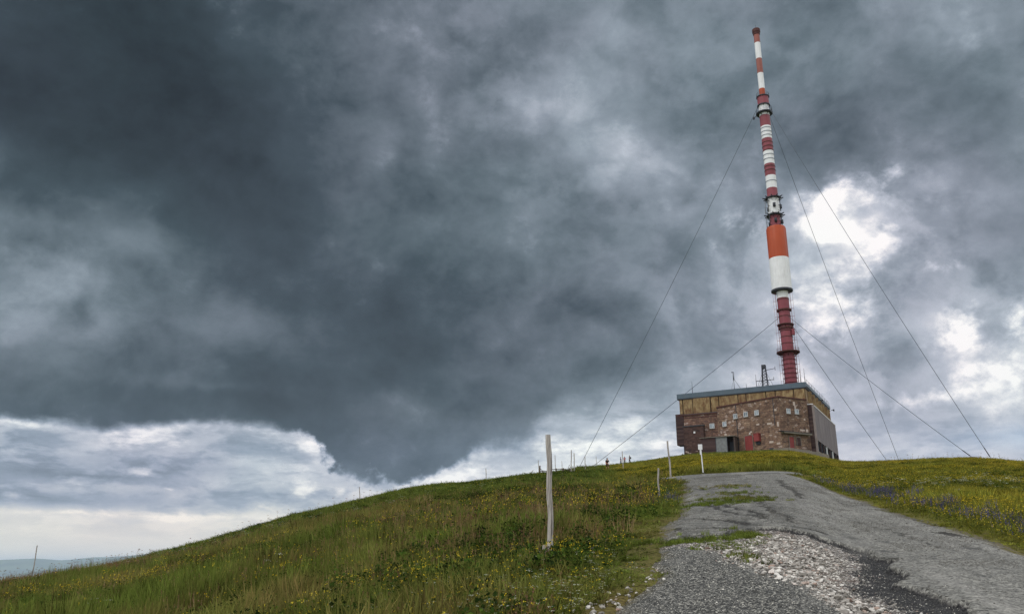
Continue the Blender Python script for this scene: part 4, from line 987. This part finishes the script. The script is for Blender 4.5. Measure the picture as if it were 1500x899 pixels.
    for i in range(10): r.tube((.2, 1.5+i*4.2, 19.7), (.2, 1.5+i*4.2, 20.7), .04, n=5)
    for z in (20.2, 20.7): r.tube((.2, 1.5, z), (.2, 39.3, z), .035, n=5)
    r.build('railing', M['darkmetal'], root)
    MB().tube((.5, 20.0, 18.2), (1.2, 20.0, 18.2), .06).box(1.0, 1.35, 19.8, 20.2, 17.9, 18.3).build('lamp_bracket', M['darkmetal'], root)
    MB().tube((.5, 39.6, 18.4), (1.4, 39.6, 18.4), .08).box(1.1, 1.5, 39.3, 39.9, 18.1, 18.6).build('lamp_bracket', M['darkmetal'], root)
    # ribbed outer wall on the right, window band, base
    MB().box(-.09, 1.2, .9, 40, 4.6, 13.7).build('outer_wall', [M['ribbed']], root)
    MB().box(-.09, 1.3, .75, 40.1, 13.702, 13.92).build('parapet', M['white'], root)
    MB().box(-.09, 1.21, .6, .89, -4, 13.6).build('end_wall', M['timber'], root)
    MB().box(1.1, 1.6, .5, 1.1, -4, 13.65).build('corner_column', plain('grey_render', lin(134, 124, 120), .9), root)
    MB().box(-.09, .7, .9, 40, -6, 4.59).build('base_wall', plain('dark_render', lin(70, 68, 70), .9), root)
    MB().box(.705, 1.4, 1.2, 40, -6, 1.55).build('plinth', M['concrete'], root)
    yy = np.linspace(3.0, 39.3, 8)
    for i in range(7):
        a, b_ = yy[i]+.5, yy[i+1]-.4
        w = MB(); w.box(.702, .95, a, b_, 1.6, 1.75); w.box(.702, .95, a, b_, 4.35, 4.5)
        for y in (a, (a+b_)/2-.05, b_-.1): w.box(.702, .95, y, y+.1, 1.751, 4.349)
        wo = w.build('window', M['darkmetal'], root)
        MB().box(.704, .8, a+.1, b_-.1, 1.751, 4.349).build('pane', M['darkglass'], wo)
    for y in yy:
        MB().box(.702, 1.25, y-.28, y+.28, 1.551, 4.59).build('pier', M['white'] if 14 < y < 20 or 26 < y < 30 else M['timber'], root)
    # small windows
    for w, s, z in ((FR, 9.4, 9.9), (AN, 2.34, 10.0), (AN, 6.1, 11.6), (AN, 9.5, 11.65), (AN, 13.0, 11.6), (CH, 3.1, 11.3), (CH, 6.0, 11.4)):
        small_window(root, w, s, z)
    # dark timber block at lower left, with a tiny vent
    tb = MB().wbox(FR, 1.45, 7.2, -8, 10.05, .0, .9); tbo = bpart(tb, 'brick_bay', M['stone_dark'], root, 0, 'dark brown brick bay at the lower left')
    MB().wbox(FR, 4.3, 4.8, 8.1, 8.6, .9, .96).build('vent', M['white'], tbo)
    MB().wbox(FR, 1.3, 7.35, 10.051, 10.3, .0, 1.1).build('bay_roof', M['roofing'], tbo)
    # doors, box, canopy
    door(root, AN, 8.6, 11.1, 1.2, 5.9, M['reddoor'], 'tall red double door in the front wall')
    bx = MB().wbox(AN, 12.0, 13.6, 4.0, 6.0, .0, 1.0); bx.wbox(AN, 11.9, 13.7, 6.001, 6.12, .0, 1.1)
    bpart(bx, 'equipment_box', M['reddoor'], root, .03, 'red metal box fixed to the front wall')
    MB().wbox(AN, 12.2, 13.4, 3.3, 3.99, .0, .35).build('box_bracket', M['darkmetal'], root)
    door(root, CH, 2.4, 4.0, .9, 4.6, M['reddoor'], 'narrow red door under the concrete canopy')
    door(root, CH, 5.0, 6.3, 2.6, 4.6, M['timber'], 'small brown hatch beside the narrow red door', h=False)
    MB().wbox(CH, .1, 9.7, 5.35, 5.75, .0, 1.0).build('canopy', M['concrete'], root)
    MB().wbox(CH, -1.2, 9.8, 5.751, 5.85, .0, 1.1).build('canopy_cover', M['darkmetal'], root)
    MB().wbox(AN, 16.1, 17.3, -.5, 1.9, .0, .25).build('cellar_grille', M['darkmetal'], root)
    MB().wbox(AN, 10.2, 10.5, 6.25, 6.55, 0, .25).build('wall_lamp', M['white'], root)
    # bottom plinth of the stone annex
    MB().wbox(AN, -.2, 19.95, -8, 1.05, .0, .12).wbox(CH, 0, 9.6, -8, .85, .0, .12).build('plinth', M['stone_old'], root)
    return root
building()

def shed():
    root = empty('lean_to_shed', (CX, CY, BZ), R(-28.5))
    tag(root, 'low flat-roofed shed with grey door leaning on the stone building front', 'shed')
    x0, x1, y0, y1 = -27.4, -18.2, -6.4, -3.4
    w = MB(); w.box(x0, x0+4.1, y0, y0+.2, -2, 5.75); w.box(x0, x0+.2, y0+.2, y1+2.9, -2, 5.7); w.box(x0+.2, x1, y1, y1+.2, -2, 5.7)
    w.build('wall', M['timber'], root)
    MB().box(x0+4.1, x0+7.2, y0+.02, y0+.18, -2, 5.75).build('door', plain('pale_grey_door', lin(124, 127, 127), .7, .1, .55, 1.4, .7), root)
    MB().box(x0+4.05, x0+4.18, y0-.05, y0+.02, -2, 5.75).box(x0+7.1, x0+7.25, y0-.05, y0+.02, -2, 5.75).build('door_frame', M['darkmetal'], root)
    MB().box(x1-.25, x1, y0, y1, -2, 5.7).box(x0+8.9, x0+9.1, y0, y0+.2, -2, 5.75).build('post', M['wooddark'], root)
    MB().box(x0+7.3, x1-.3, y0+2.0, y0+2.2, -2, 4.6).build('back_panel', M['darkmetal'], root)
    MB().box(x0-.2, x1+.2, y0-.3, y1+.6, 5.76, 5.92).build('roof', M['concrete'], root)
shed()

def retaining_wall():
    root = empty('retaining_wall', (CX, CY, BZ), R(-28.5))
    tag(root, 'low crumbling concrete wall stepping down the bank beside the narrow red door', 'wall')
    pts = [(-7.6, -10.6, 1.25), (-4.0, -9.6, 1.35), (-.5, -7.4, .85), (2.6, -5.0, .15), (4.6, -3.6, -.3)]
    for (ax, ay, az), (bx, by, bz) in zip(pts, pts[1:]):
        L = math.hypot(bx-ax, by-ay); mb = MB(); k = 6
        for i in range(k):
            t0, t1 = i/k, (i+1)/k; z = az + (bz-az)*t0 + rng.uniform(-.08, .08)
            mb.wbox(((ax, ay), (bx, by)), L*t0, L*t1-.02, -4, z, -.25, .25)
        mb.build('wall_section', M['concrete'], root)
retaining_wall()

# ------------------------------------------------------------------ things on the roof
def on_roof(x, y): 
    a, b = loc2w(x, y); return (a, b, BZ + 19.35)
def roof_things():
    r = empty('lattice_antenna', on_roof(-10.6, 1.6), R(-28.5)); tag(r, 'dark lattice antenna tower with side arms standing on the flat roof', 'antenna')
    L = MB(); w0, w1, H = .75, .42, 6.3
    for k in range(8):
        z0, z1 = H*k/8, H*(k+1)/8; a, b_ = w0+(w1-w0)*k/8, w0+(w1-w0)*(k+1)/8
        c0 = [(a*sx, a*sy, z0) for sx, sy in ((-1, -1), (1, -1), (1, 1), (-1, 1))]; c1 = [(b_*sx, b_*sy, z1) for sx, sy in ((-1, -1), (1, -1), (1, 1), (-1, 1))]
        for i in range(4):
            L.tube(c0[i], c1[i], .10, n=5); L.tube(c0[i], c1[(i+1) % 4], .05, n=4); L.tube(c1[i], c1[(i+1) % 4], .05, n=4)
    L.build('tower', M['darkmetal'], r)
    MB().box(-.55, .55, -.55, .55, 5.5, 6.5).build('head_box', M['darkmetal'], r)
    A = MB()
    A.tube((-2.4, 0, 2.2), (2.4, 0, 2.2), .09, n=6); A.tube((-2.4, 0, 2.0), (-2.4, 0, 2.9), .06, n=5); A.tube((2.4, 0, 2.0), (2.4, 0, 2.9), .06, n=5)
    A.tube((.4, 0, 5.0), (3.0, 0, 5.25), .07, n=6); A.tube((3.0, 0, 4.7), (3.0, 0, 5.8), .07, n=5)
    A.tube((0, 0, 2.2), (0, 0, 5.05), .05, n=4); A.build('arm', M['darkmetal'], r)
    S = MB()
    for sx in (-1, 1): S.tube((.45*sx, 0, 4.6), (2.3*sx, 0, .1), .045, n=4); S.tube((.45*sx, 0, 3.2), (1.6*sx, -.8, .1), .04, n=4)
    S.build('stay', M['darkmetal'], r)
    r = empty('slim_antenna', on_roof(-19.1, 1.6), R(-28.5)); tag(r, 'slim grey antenna pole with a slanting brace on the roof left of the lattice tower', 'antenna')
    MB().tube((0, 0, 0), (0, 0, 3.4), .10, n=6).tube((0, 0, 3.2), (0, 0, 5.4), .19, n=8).build('pole', M['steel'], r)
    MB().tube((0, 0, 3.6), (2.0, 0, .1), .07, n=5).tube((0, 0, 3.6), (-1.3, 1.2, .1), .04, n=4).build('brace', M['steel'], r)
    MB().box(-.5, .15, -.12, .12, 5.3, 5.5).build('head', M['darkmetal'], r)
    for x, y, h, lab in ((-12.9, 1.2, 4.0, 'thin dark rod aerial just left of the lattice tower on the roof'), (-30.9, 1.0, 3.9, 'short thin rod aerial near the left end of the roof'),
                         (-1.2, 1.6, 4.3, 'left one of two thin rods at the right front roof corner'), (-.15, 1.9, 4.5, 'right one of two thin rods at the right front roof corner'), (-15.9, 2.2, 1.9, 'very short faint rod between the slim antenna and the lattice tower')):
        p = empty('rod_aerial', on_roof(x, y), 0); tag(p, lab, 'antenna', 'rod aerials on the roof')
        MB().tube((0, 0, 0), (0, 0, h*.5), .08, n=6).tube((0, 0, h*.48), (0, 0, h), .05, .04, n=6).build('rod', M['darkmetal'], p)
        MB().box(-.22, .22, -.22, .22, 0, .5).build('foot', M['steel'], p)
roof_things()

# ------------------------------------------------------------------ the mast
MX, MY = 79.97, 237.92
def mast():
    root = empty('transmitter_mast', (MX, MY, 0), R(-18.6)); tag(root, 'tall guyed mast striped red and white with a thick orange and white drum', 'mast')
    def tube(name, r, segs, n=32, rings=None, ringm=None):
        mats = []; mb = MB()
        for z0, z1, m in segs:
            if m not in mats: mats.append(m)
            mb.lathe([(r, z0), (r, z1)], n, mats.index(m))
        if rings:
            for z, rr, h, m in rings:
                if m not in mats: mats.append(m)
                mb.lathe([(r*.9, z), (rr, z), (rr, z+h), (r*.9, z+h)], n, mats.index(m))
        return mb.build(name, [M[m] for m in mats], root)
    # (heights above the eye level datum, top first)
    o = tube('top_pole', .93, [(146.0, 148.6, 'orange'), (148.6, 154.3, 'mastwhite'), (154.3, 159.7, 'mastbrown'), (159.7, 165.6, 'mastwhite'), (165.6, 169.2, 'mastbrown')])
    MB().lathe([(.9, 168.6), (1.12, 168.8), (1.12, 169.5), (1.28, 169.6), (1.28, 170.7), (1.1, 170.9)], 20).build('top_cap', M['redtrim'], root)
    MB().tube((0, 0, 170.8), (0, 0, 172.6), .05, n=5).tube((.5, .2, 170.8), (.5, .2, 171.8), .04, n=5).build('lightning_rod', M['darkmetal'], root)
    MB().lathe([(.95, 142.6), (1.75, 142.8), (1.75, 145.6), (1.1, 146.0)], 24).build('collar', M['mastred'], root)
    def platform(z, r, m='darkmetal', rail=True, brackets=6, h=.35):
        mb = MB().lathe([(r*.45, z), (r, z), (r, z+h), (r*.45, z+h)], 28)
        for k in range(brackets):
            a = 6.283*k/brackets; mb.tube((r*.5*math.cos(a), r*.5*math.sin(a), z-1.1), (r*.98*math.cos(a), r*.98*math.sin(a), z), .08, n=5)
        p = mb.build('platform', M[m], root)
        if rail:
            rb = MB()
            for k in range(16):
                a = 6.283*k/16; rb.tube((r*.96*math.cos(a), r*.96*math.sin(a), z+h), (r*.96*math.cos(a), r*.96*math.sin(a), z+h+1.0), .035, n=4)
            for zz in (.55, 1.05):
                for k in range(16):
                    a, b_ = 6.283*k/16, 6.283*(k+1)/16; rb.tube((r*.96*math.cos(a), r*.96*math.sin(a), z+h+zz), (r*.96*math.cos(b_), r*.96*math.sin(b_), z+h+zz), .03, n=4)
            rb.build('railing', M[m], p)
    platform(145.5, 2.0, rail=True, brackets=4, h=.3); platform(142.4, 2.0, rail=False, brackets=4, h=.3); platform(139.6, 2.55, rail=True)
    MB().tube((2.2, -.5, 139.9), (2.2, -.5, 142.0), .1, n=5).tube((-2.4, -.3, 139.2), (-3.2, -.3, 138.6), .12, n=5).box(-3.6, -3.0, -.6, 0, 138.2, 138.9).tube((-2.4, -.3, 139.8), (2.2, -.5, 139.9), .06, n=4).build('side_aerial', M['darkmetal'], root)
    tube('middle_tube', 1.58, [(138.8, 142.7, 'mastwhite'), (135.0, 138.8, 'mastred'), (130.7, 135.0, 'mastwhite'), (126.3, 130.7, 'mastred'), (121.9, 126.3, 'mastwhite'), (117.9, 121.9, 'mastred'), (113.7, 117.9, 'mastwhite'), (104.9, 113.7, 'mastred')],
         rings=[(z, 1.68, .22, m) for z, m in ((134.2, 'steel'), (132.9, 'steel'), (131.6, 'steel'), (129.2, 'redtrim'), (127.8, 'redtrim'), (126.4, 'redtrim'), (124.9, 'steel'), (123.4, 'steel'), (120.9, 'redtrim'), (119.6, 'redtrim'), (115.9, 'steel'))])
    # aerial gallery: two spiky platforms round a white core
    MB().lathe([(1.72, 105.3), (1.72, 110.2)], 24).build('white_core', M['mastwhite'], root)
    tube('antenna_neck', 1.6, [(100.2, 105.3, 'mastred')], rings=[(100.5, 2.0, .35, 'mastwhite')])
    for z in (110.3, 104.6):
        mb = MB().lathe([(1.5, z), (2.35, z), (2.35, z+.3), (1.5, z+.3)], 24)
        for k in range(10):
            a = 6.283*(k+.3)/10; c, s_ = math.cos(a), math.sin(a)
            mb.tube((1.6*c, 1.6*s_, z+.1), (3.1*c, 3.1*s_, z+.35), .16, n=6)
            mb.tube((1.7*c, 1.7*s_, z-1.0), (2.7*c, 2.7*s_, z+.1), .07, n=5)
        mb.build('gallery', M['darkmetal'], root)
    for zc, hh in ((107.6, 2.2), (102.6, 1.8)):
        for k in range(8):
            a = 6.283*(k+.15)/8; c, s_ = math.cos(a), math.sin(a)
            if k % 3 == 0:
                mb = MB().tube((2.0*c, 2.0*s_, zc-.6), (2.0*c, 2.0*s_, zc+.6), .42, n=8); mb.build('antenna_panel', M['darkmetal'], root)
            else:
                mb = MB().tube((2.45*c, 2.45*s_, zc-hh), (2.45*c, 2.45*s_, zc+hh), .12, n=6)
                for q in (-.7, 0, .7): mb.tube((1.5*c, 1.5*s_, zc+q*hh), (2.7*c, 2.7*s_, zc+q*hh), .06, n=4)
                mb.build('dipole', M['darkmetal'] if k % 2 else M['steel'], root)
    # big drum
    d = MB(); d.lathe([(2.6, 80.9), (2.84, 81.0), (2.84, 90.7)], 40, 0); d.lathe([(2.84, 90.7), (2.84, 100.3), (2.7, 100.75)], 40, 1)
    for k in range(16):
        a = 6.283*k/16; d.box(0, 0, 0, 0, 0, 0) if False else d.tube((2.85*math.cos(a), 2.85*math.sin(a), 81.2), (2.85*math.cos(a), 2.85*math.sin(a), 90.6), .035, n=4, mi=0)
        d.tube((2.85*math.cos(a), 2.85*math.sin(a), 90.8), (2.85*math.cos(a), 2.85*math.sin(a), 100.2), .035, n=4, mi=1)
    d.build('antenna_drum', [M['mastwhite'], M['orange']], root)
    MB().lathe([(1.6, 80.3), (3.1, 80.4), (3.1, 80.88), (1.6, 80.88)], 40).build('drum_floor', M['darkmetal'], root)
    # lower tube with rings, flanges, ladder and box
    tube('lower_tube', 1.66, [(78.3, 80.9, 'mastwhite'), (49.0, 78.3, 'mastred')],
         rings=[(z, 1.78, .16, 'redtrim') for z in np.arange(50.2, 61, 1.35)] + [(z, 1.76, .18, 'redtrim') for z in (64.4, 66.4, 68.2, 72.6, 77.8)] + [(68.9, 2.1, .45, 'redtrim'), (74.4, 2.15, .4, 'redtrim')])
    platform(70.0, 2.35, 'redtrim', False, 8, .3); platform(61.7, 3.25, 'redtrim', True, 8, .35)
    MB().box(1.5, 2.4, -1.3, -.5, 66.8, 68.6).box(1.6, 2.3, -1.34, -1.3, 66.9, 68.5).build('equipment_box', M['mastred'], root)
    for az_, nm in ((math.pi*1.08, 'ladder'), (-.12, 'ladder')):
        lb = MB(); c, s_ = math.cos(az_), math.sin(az_); px, py = -s_, c; r0 = 2.1
        for e in (-.25, .25): lb.tube((r0*c+px*e, r0*s_+py*e, 50), (r0*c+px*e, r0*s_+py*e, 80), .05, n=4)
        for z in np.arange(50.3, 80, .8): lb.tube((r0*c+px*-.25, r0*s_+py*-.25, z), (r0*c+px*.25, r0*s_+py*.25, z), .035, n=4)
        for z in np.arange(51, 80, 2.4): lb.tube((1.6*c, 1.6*s_, z), (2.8*c, 2.8*s_, z), .05, n=4)
        lb.tube((2.8*c, 2.8*s_, 51), (2.8*c, 2.8*s_, 80), .04, n=4)
        lb.build(nm, M['mastred'], root)
    cg = MB()
    for z in np.arange(50.2, 61, 1.35):
        for k in range(12):
            a, b_ = 6.283*k/12, 6.283*(k+1)/12; cg.tube((1.98*math.cos(a), 1.98*math.sin(a), z), (1.98*math.cos(b_), 1.98*math.sin(b_), z), .05, n=4)
    for k in range(12): a = 6.283*k/12; cg.tube((1.98*math.cos(a), 1.98*math.sin(a), 50), (1.98*math.cos(a), 1.98*math.sin(a), 61.6), .04, n=4)
    cg.build('cage', M['mastred'], root)
mast()

def guys():
    labs = {('up', 0): 'long upper guy wire from the mast top down to the left meadow', ('up', 1): 'upper guy wire running steeply down behind the right meadow, the nearly vertical one',
            ('up', 2): 'outermost right guy wire ending in a dark fitting on the meadow edge', ('lo', 0): 'lower guy wire slanting across the sky above the building roof to the left',
            ('lo', 1): 'lower guy wire dropping steeply just right of the building', ('lo', 2): 'lower right guy wire crossing the other wires to the far right meadow'}
    for lev, z, Rr, r0 in (('up', 142.2, 68, 1.9), ('lo', 72.3, 60, 1.9)):
        for k, ph in enumerate((GUY_L, GUY_F, GUY_N)):
            t = R(ph[0]); rr = ph[1] if lev == 'up' else ph[2]
            ax, ay = MX + rr*math.sin(t), MY + rr*math.cos(t); az = gz(ax, ay)
            a = Vector((MX + r0*math.sin(t), MY + r0*math.cos(t), z)); b_ = Vector((ax, ay, az + .25))
            root = empty('guy_wire', (ax, ay, az), 0); tag(root, labs[(lev, k)], 'cable', 'guy wires of the mast')
            o_ = Vector((ax, ay, az)); sag = 1.3 if lev == 'up' else .6
            pts = [a.lerp(b_, i/24) - Vector((0, 0, sag*4*(i/24)*(1-i/24))) - o_ for i in range(25)]
            MB().path([tuple(p) for p in pts], [.062]*25, 6).build('cable', M['wire'], root)
            e = pts[-1]; d = (pts[-2]-pts[-1]).normalized()
            MB().tube(tuple(e + d*.6), tuple(e + d*2.6), .10, .10, n=8).tube(tuple(e + d*2.6), tuple(e + d*3.1), .10, .06, n=8).build('tensioner', M['darkmetal'], root)
            MB().box(-.5, .5, -.5, .5, -1.0, .3).build('anchor_block', M['concrete'], root, .05)
GUY_L, GUY_F, GUY_N = (285, 70, 80), (48, 70, 70), (165, 67, 62)
guys()

# ------------------------------------------------------------------ poles along the path
def pole(x, y, h, r, lean=(0, 0), label='', m='wood', name='marker_pole', group='wooden winter marker poles', sink=.3):
    z = gz(x, y); mb = MB(); n = 9
    pts = [(lean[0]*t*h + .012*math.sin(t*9+x), lean[1]*t*h, -sink + t*(h+sink)) for t in [i/n for i in range(n+1)]]
    mb.path(pts, [r*(1.06-.12*i/n) for i in range(n+1)], 10)
    o = mb.build(name, M[m]); o.location = (x, y, z); tag(o, label, 'pole', group); return o
def big_post():
    x, y = .67, 15.1; z = gz(x, y); root = empty('wooden_post', (x, y, z), 0); tag(root, 'thick weathered round wooden post standing in the grass near the road', 'post')
    mb = MB(); n = 16
    pts = [(.010*math.sin(i*1.1) - .004*i*.3, .006*math.cos(i*1.7), -.4 + 2.55*i/n) for i in range(n+1)]
    rad = [.05*(1.06 - .12*i/n) + .0025*math.sin(i*2.3) for i in range(n+1)]
    mb.path(pts, rad, 18); mb.build('trunk', M['wood'], root)
    st = MB(); st.path([(-.115, -.02, -.3), (-.11, -.03, .05), (-.112, -.03, .26)], [.04, .042, .036], 9); st.path([(.10, .03, -.3), (.103, .02, .14)], [.03, .026], 8)
    st.build('support_stake', M['wood'], root)
    MB().tube((-.10, -.01, .17), (.07, .0, .17), .078, .078, n=16).build('wire_band', M['darkmetal'], root) if False else None
    b = MB(); b.lathe([(.061, .10), (.065, .11), (.065, .13), (.061, .14)], 16); b.build('wire_band', M['darkmetal'], root)
big_post()
pole(9.88, 53.3, 2.25, .055, (-.05, 0), 'tall grey pole leaning left by the top of the road', 'wood')
pole(5.2, 30.6, 1.05, .032, (.02, 0), 'short slanting stake in tall grass left of the road', 'wood')
pole(-22.6, 41.8, 1.75, .024, (.02, 0), 'lone thin pole at the far left edge above the hazy valley', 'wood')
pole(-21.65, 123.4, 1.95, .06, (-.10, 0), 'thin leaning pole on the ridge left of the thick post', 'wood')
pole(-4.42, 148.5, 2.2, .06, (-.05, 0), 'thin dark pole on the ridge where the slope steepens', 'wood')
pole(7.22, 104.75, 2.75, .055, (.03, 0), 'tall thin pole behind the broken rail fence', 'wood')
pole(7.1, 97.5, 2.25, .05, (0, 0), 'pale thin pole right of the rail fence end', 'wood')
pole(10.91, 127.5, 2.2, .055, (0, 0), 'thin pole on the crest between the rail fence and the hiker in black', 'wood')
pole(14.74, 149.3, 2.0, .04, (0, 0), 'faint far pole just left of the hiker in black', 'wood')
pole(7.62, 129.8, 1.7, .04, (-.03, 0), 'faint thin rod rising behind the middle of the rail fence', 'wood')
pole(6.11, 119.8, 2.6, .045, (-.03, 0), 'faint thin pole just right of the thick wooden post', 'wood')
pole(3.45, 109.5, 1.9, .04, (-.04, 0), 'thin rod at the left end of the rail fence', 'wood')
pole(15.36, 118.0, 2.75, .055, (-.03, 0), 'thin pole on the meadow crest beside the hiker group', 'wood')

def fence():
    root = empty('rail_fence', (5.5, 108, gz(5.5, 108)), 0); tag(root, 'short broken dark wooden rail fence on the crest behind the thick post', 'fence')
    O = Vector(root.location); P = lambda x, y, dz: Vector((x, y, gz(x, y) + dz)) - O
    for x, h, r in ((3.49, 1.15, .10), (3.87, .55, .07), (5.54, .72, .09), (6.44, .72, .10), (7.3, .62, .10), (7.64, .45, .08)):
        y = 107.9; mb = MB().tube(P(x, y, -.3), P(x + .02, y, h), r, r*.9, n=8)
        if x < 3.6: mb.tube(P(x, y, .9), P(x+.5, y, .25), .04, n=5)
        mb.build('post', M['wooddark'], root)
    for a, b_ in (((3.6, .45), (4.9, .42)), ((3.6, .28), (4.9, .26)), ((4.9, .60), (5.54, .62)), ((5.54, .62), (6.44, .62)), ((6.44, .62), (7.3, .40))):
        MB().tube(P(a[0], 107.82, a[1]), P(b_[0], 107.82, b_[1]), .045, n=6).build('rail', M['wooddark'], root)
    MB().tube(P(6.95, 107.9, .1), P(7.25, 107.9, 1.1), .03, n=5).build('brace', M['wooddark'], root)
fence()

def sign():
    x, y = 11.8, 52.9; root = empty('marker_sign', (x, y, gz(x, y)), R(-12)); tag(root, 'small blank white sign on a white post where the road tops out', 'sign')
    MB().path([(0, 0, -.2), (-.03, 0, .9), (-.06, 0, 1.75)], [.034]*3, 10).build('post', M['white'], root)
    MB().box(-.215, .045, -.06, -.04, 1.5, 1.83).build('board', M['white'], root, .01)
    MB().box(-.13, -.04, -.058, -.045, 1.2, 1.5).build('bracket', M['white'], root)
    MB().lathe([(.14, -.1), (.12, .06), (.05, .1)], 12).build('footing', M['darkmetal'], root)
sign()

# ------------------------------------------------------------------ hikers
def skinmesh(name, joints, edges, m, parent=None, sub=1):
    me = bpy.data.meshes.new(name); bm = bmesh.new(); lay = bm.verts.layers.skin.verify()
    vs = []
    for i, (p, r) in enumerate(joints):
        v = bm.verts.new(p); v[lay].radius = (r, r) if not hasattr(r, '__len__') else r; v[lay].use_root = (i == 0); vs.append(v)
    for a, b_ in edges: bm.edges.new((vs[a], vs[b_]))
    bm.to_mesh(me); bm.free(); me.materials.append(m)
    o = bpy.data.objects.new(name, me); COL.objects.link(o)
    s_ = o.modifiers.new('skin', 'SKIN'); s_.use_smooth_shade = True
    ss = o.modifiers.new('subsurf', 'SUBSURF'); ss.levels = sub; ss.render_levels = sub
    if parent: o.parent = parent
    return o
def hiker(x, y, rz, label, shirt, shorts, pack=None, s=1.0, stride=.16, trousers=False):
    skin = plain('skin', lin(172, 128, 104), .6); 
    root = empty('person', (x, y, gz(x, y) + .03), rz); root.scale = (s, s, s); tag(root, label, 'person', 'hikers on the crest')
    k = stride
    J = [((0, 0, .95), (.13, .10)), ((0, 0, 1.15), (.12, .09)), ((0, .01, 1.38), (.15, .10)), ((0, .01, 1.50), .055), ((0, -.01, 1.60), (.075, .09)), ((0, -.01, 1.70), (.07, .085)),
         ((.20, 0, 1.42), .055), ((.25, -.03, 1.15), .042), ((.23, -.12, .93), .032), ((.23, -.16, .84), .035),
         ((-.20, 0, 1.42), .055), ((-.25, .04, 1.15), .042), ((-.24, -.04, .92), .032), ((-.24, -.08, .83), .035),
         ((.10, 0, .85), .085), ((.10, -k, .48), .058), ((.10, -k*.9, .09), .04), ((.10, -k-.14, .04), .038),
         ((-.10, 0, .85), .085), ((-.10, k*.6, .48), .058), ((-.10, k*1.5, .12), .04), ((-.10, k*1.5-.12, .05), .038)]
    E_ = [(0, 1), (1, 2), (2, 3), (3, 4), (4, 5), (2, 6), (6, 7), (7, 8), (8, 9), (2, 10), (10, 11), (11, 12), (12, 13), (0, 14), (14, 15), (15, 16), (16, 17), (0, 18), (18, 19), (19, 20), (20, 21)]
    skinmesh('body', J, E_, skin, root)
    skinmesh('shirt', [((0, 0, .96), (.15, .115)), ((0, 0, 1.15), (.14, .11)), ((0, .01, 1.38), (.17, .125)), ((.21, 0, 1.42), .07), ((.245, -.02, 1.20), .06), ((-.21, 0, 1.42), .07), ((-.245, .03, 1.20), .06), ((0, .01, 1.49), .07)],
             [(0, 1), (1, 2), (2, 3), (3, 4), (2, 5), (5, 6), (2, 7)], shirt, root)
    zz = .12 if trousers else .5
    kk = k*.9 if trousers else k*.95
    skinmesh('trousers' if trousers else 'shorts', [((0, 0, 1.0), (.15, .12)), ((.10, 0, .84), .105), ((.10, -kk, zz), .07), ((-.10, 0, .84), .105), ((-.10, k*(1.4 if trousers else .6), zz), .07)], [(0, 1), (1, 2), (0, 3), (3, 4)], shorts, root)
    skinmesh('hair', [((0, .01, 1.66), (.085, .095)), ((0, 0, 1.73), (.082, .09)), ((0, .04, 1.60), (.07, .05))], [(0, 1), (0, 2)], plain('hair', lin(40, 32, 28), .8), root)
    if pack:
        o = MB().box(-.16, .16, .12, .32, .98, 1.42).build('backpack', pack, root, .05)
        MB().box(-.11, .11, .32, .37, 1.02, 1.2).build('pocket', pack, o, .02)
    for sx in (.10, -.10):
        yy = -k*.9 if sx > 0 else k*1.5
        MB().box(sx-.05, sx+.05, yy-.20, yy+.07, .0, .10).build('shoe', M['darkmetal'], root, .02)
cl = lambda nm, r, g, b_: plain(nm, lin(r, g, b_), .85, 0, .15, 4)
hiker(14.19, 127.2, R(20), 'hiker in a black top with a red pack walking on the meadow path', cl('black_cloth', 26, 24, 28), cl('dark_maroon_cloth', 60, 20, 30), cl('red_pack_cloth', 160, 44, 52), 1.04)
hiker(24.65, 193.4, R(60), 'hiker in blue, leftmost of the three on the skyline', cl('blue_cloth', 60, 84, 130), cl('navy_cloth', 40, 46, 64), None, .98, .1, True)
hiker(25.9, 196.3, R(150), 'hiker in a pinkish red top, middle of the three on the skyline', cl('pinkish_red_cloth', 170, 70, 80), cl('grey_cloth', 90, 84, 84), None, .95, .1, True)
hiker(26.2, 190.2, R(250), 'hiker in dark clothes, rightmost of the three on the skyline', cl('dark_cloth', 30, 28, 34), cl('charcoal_cloth', 40, 38, 42), cl('dark_pack_cloth', 36, 30, 34), 1.0, .14, True)
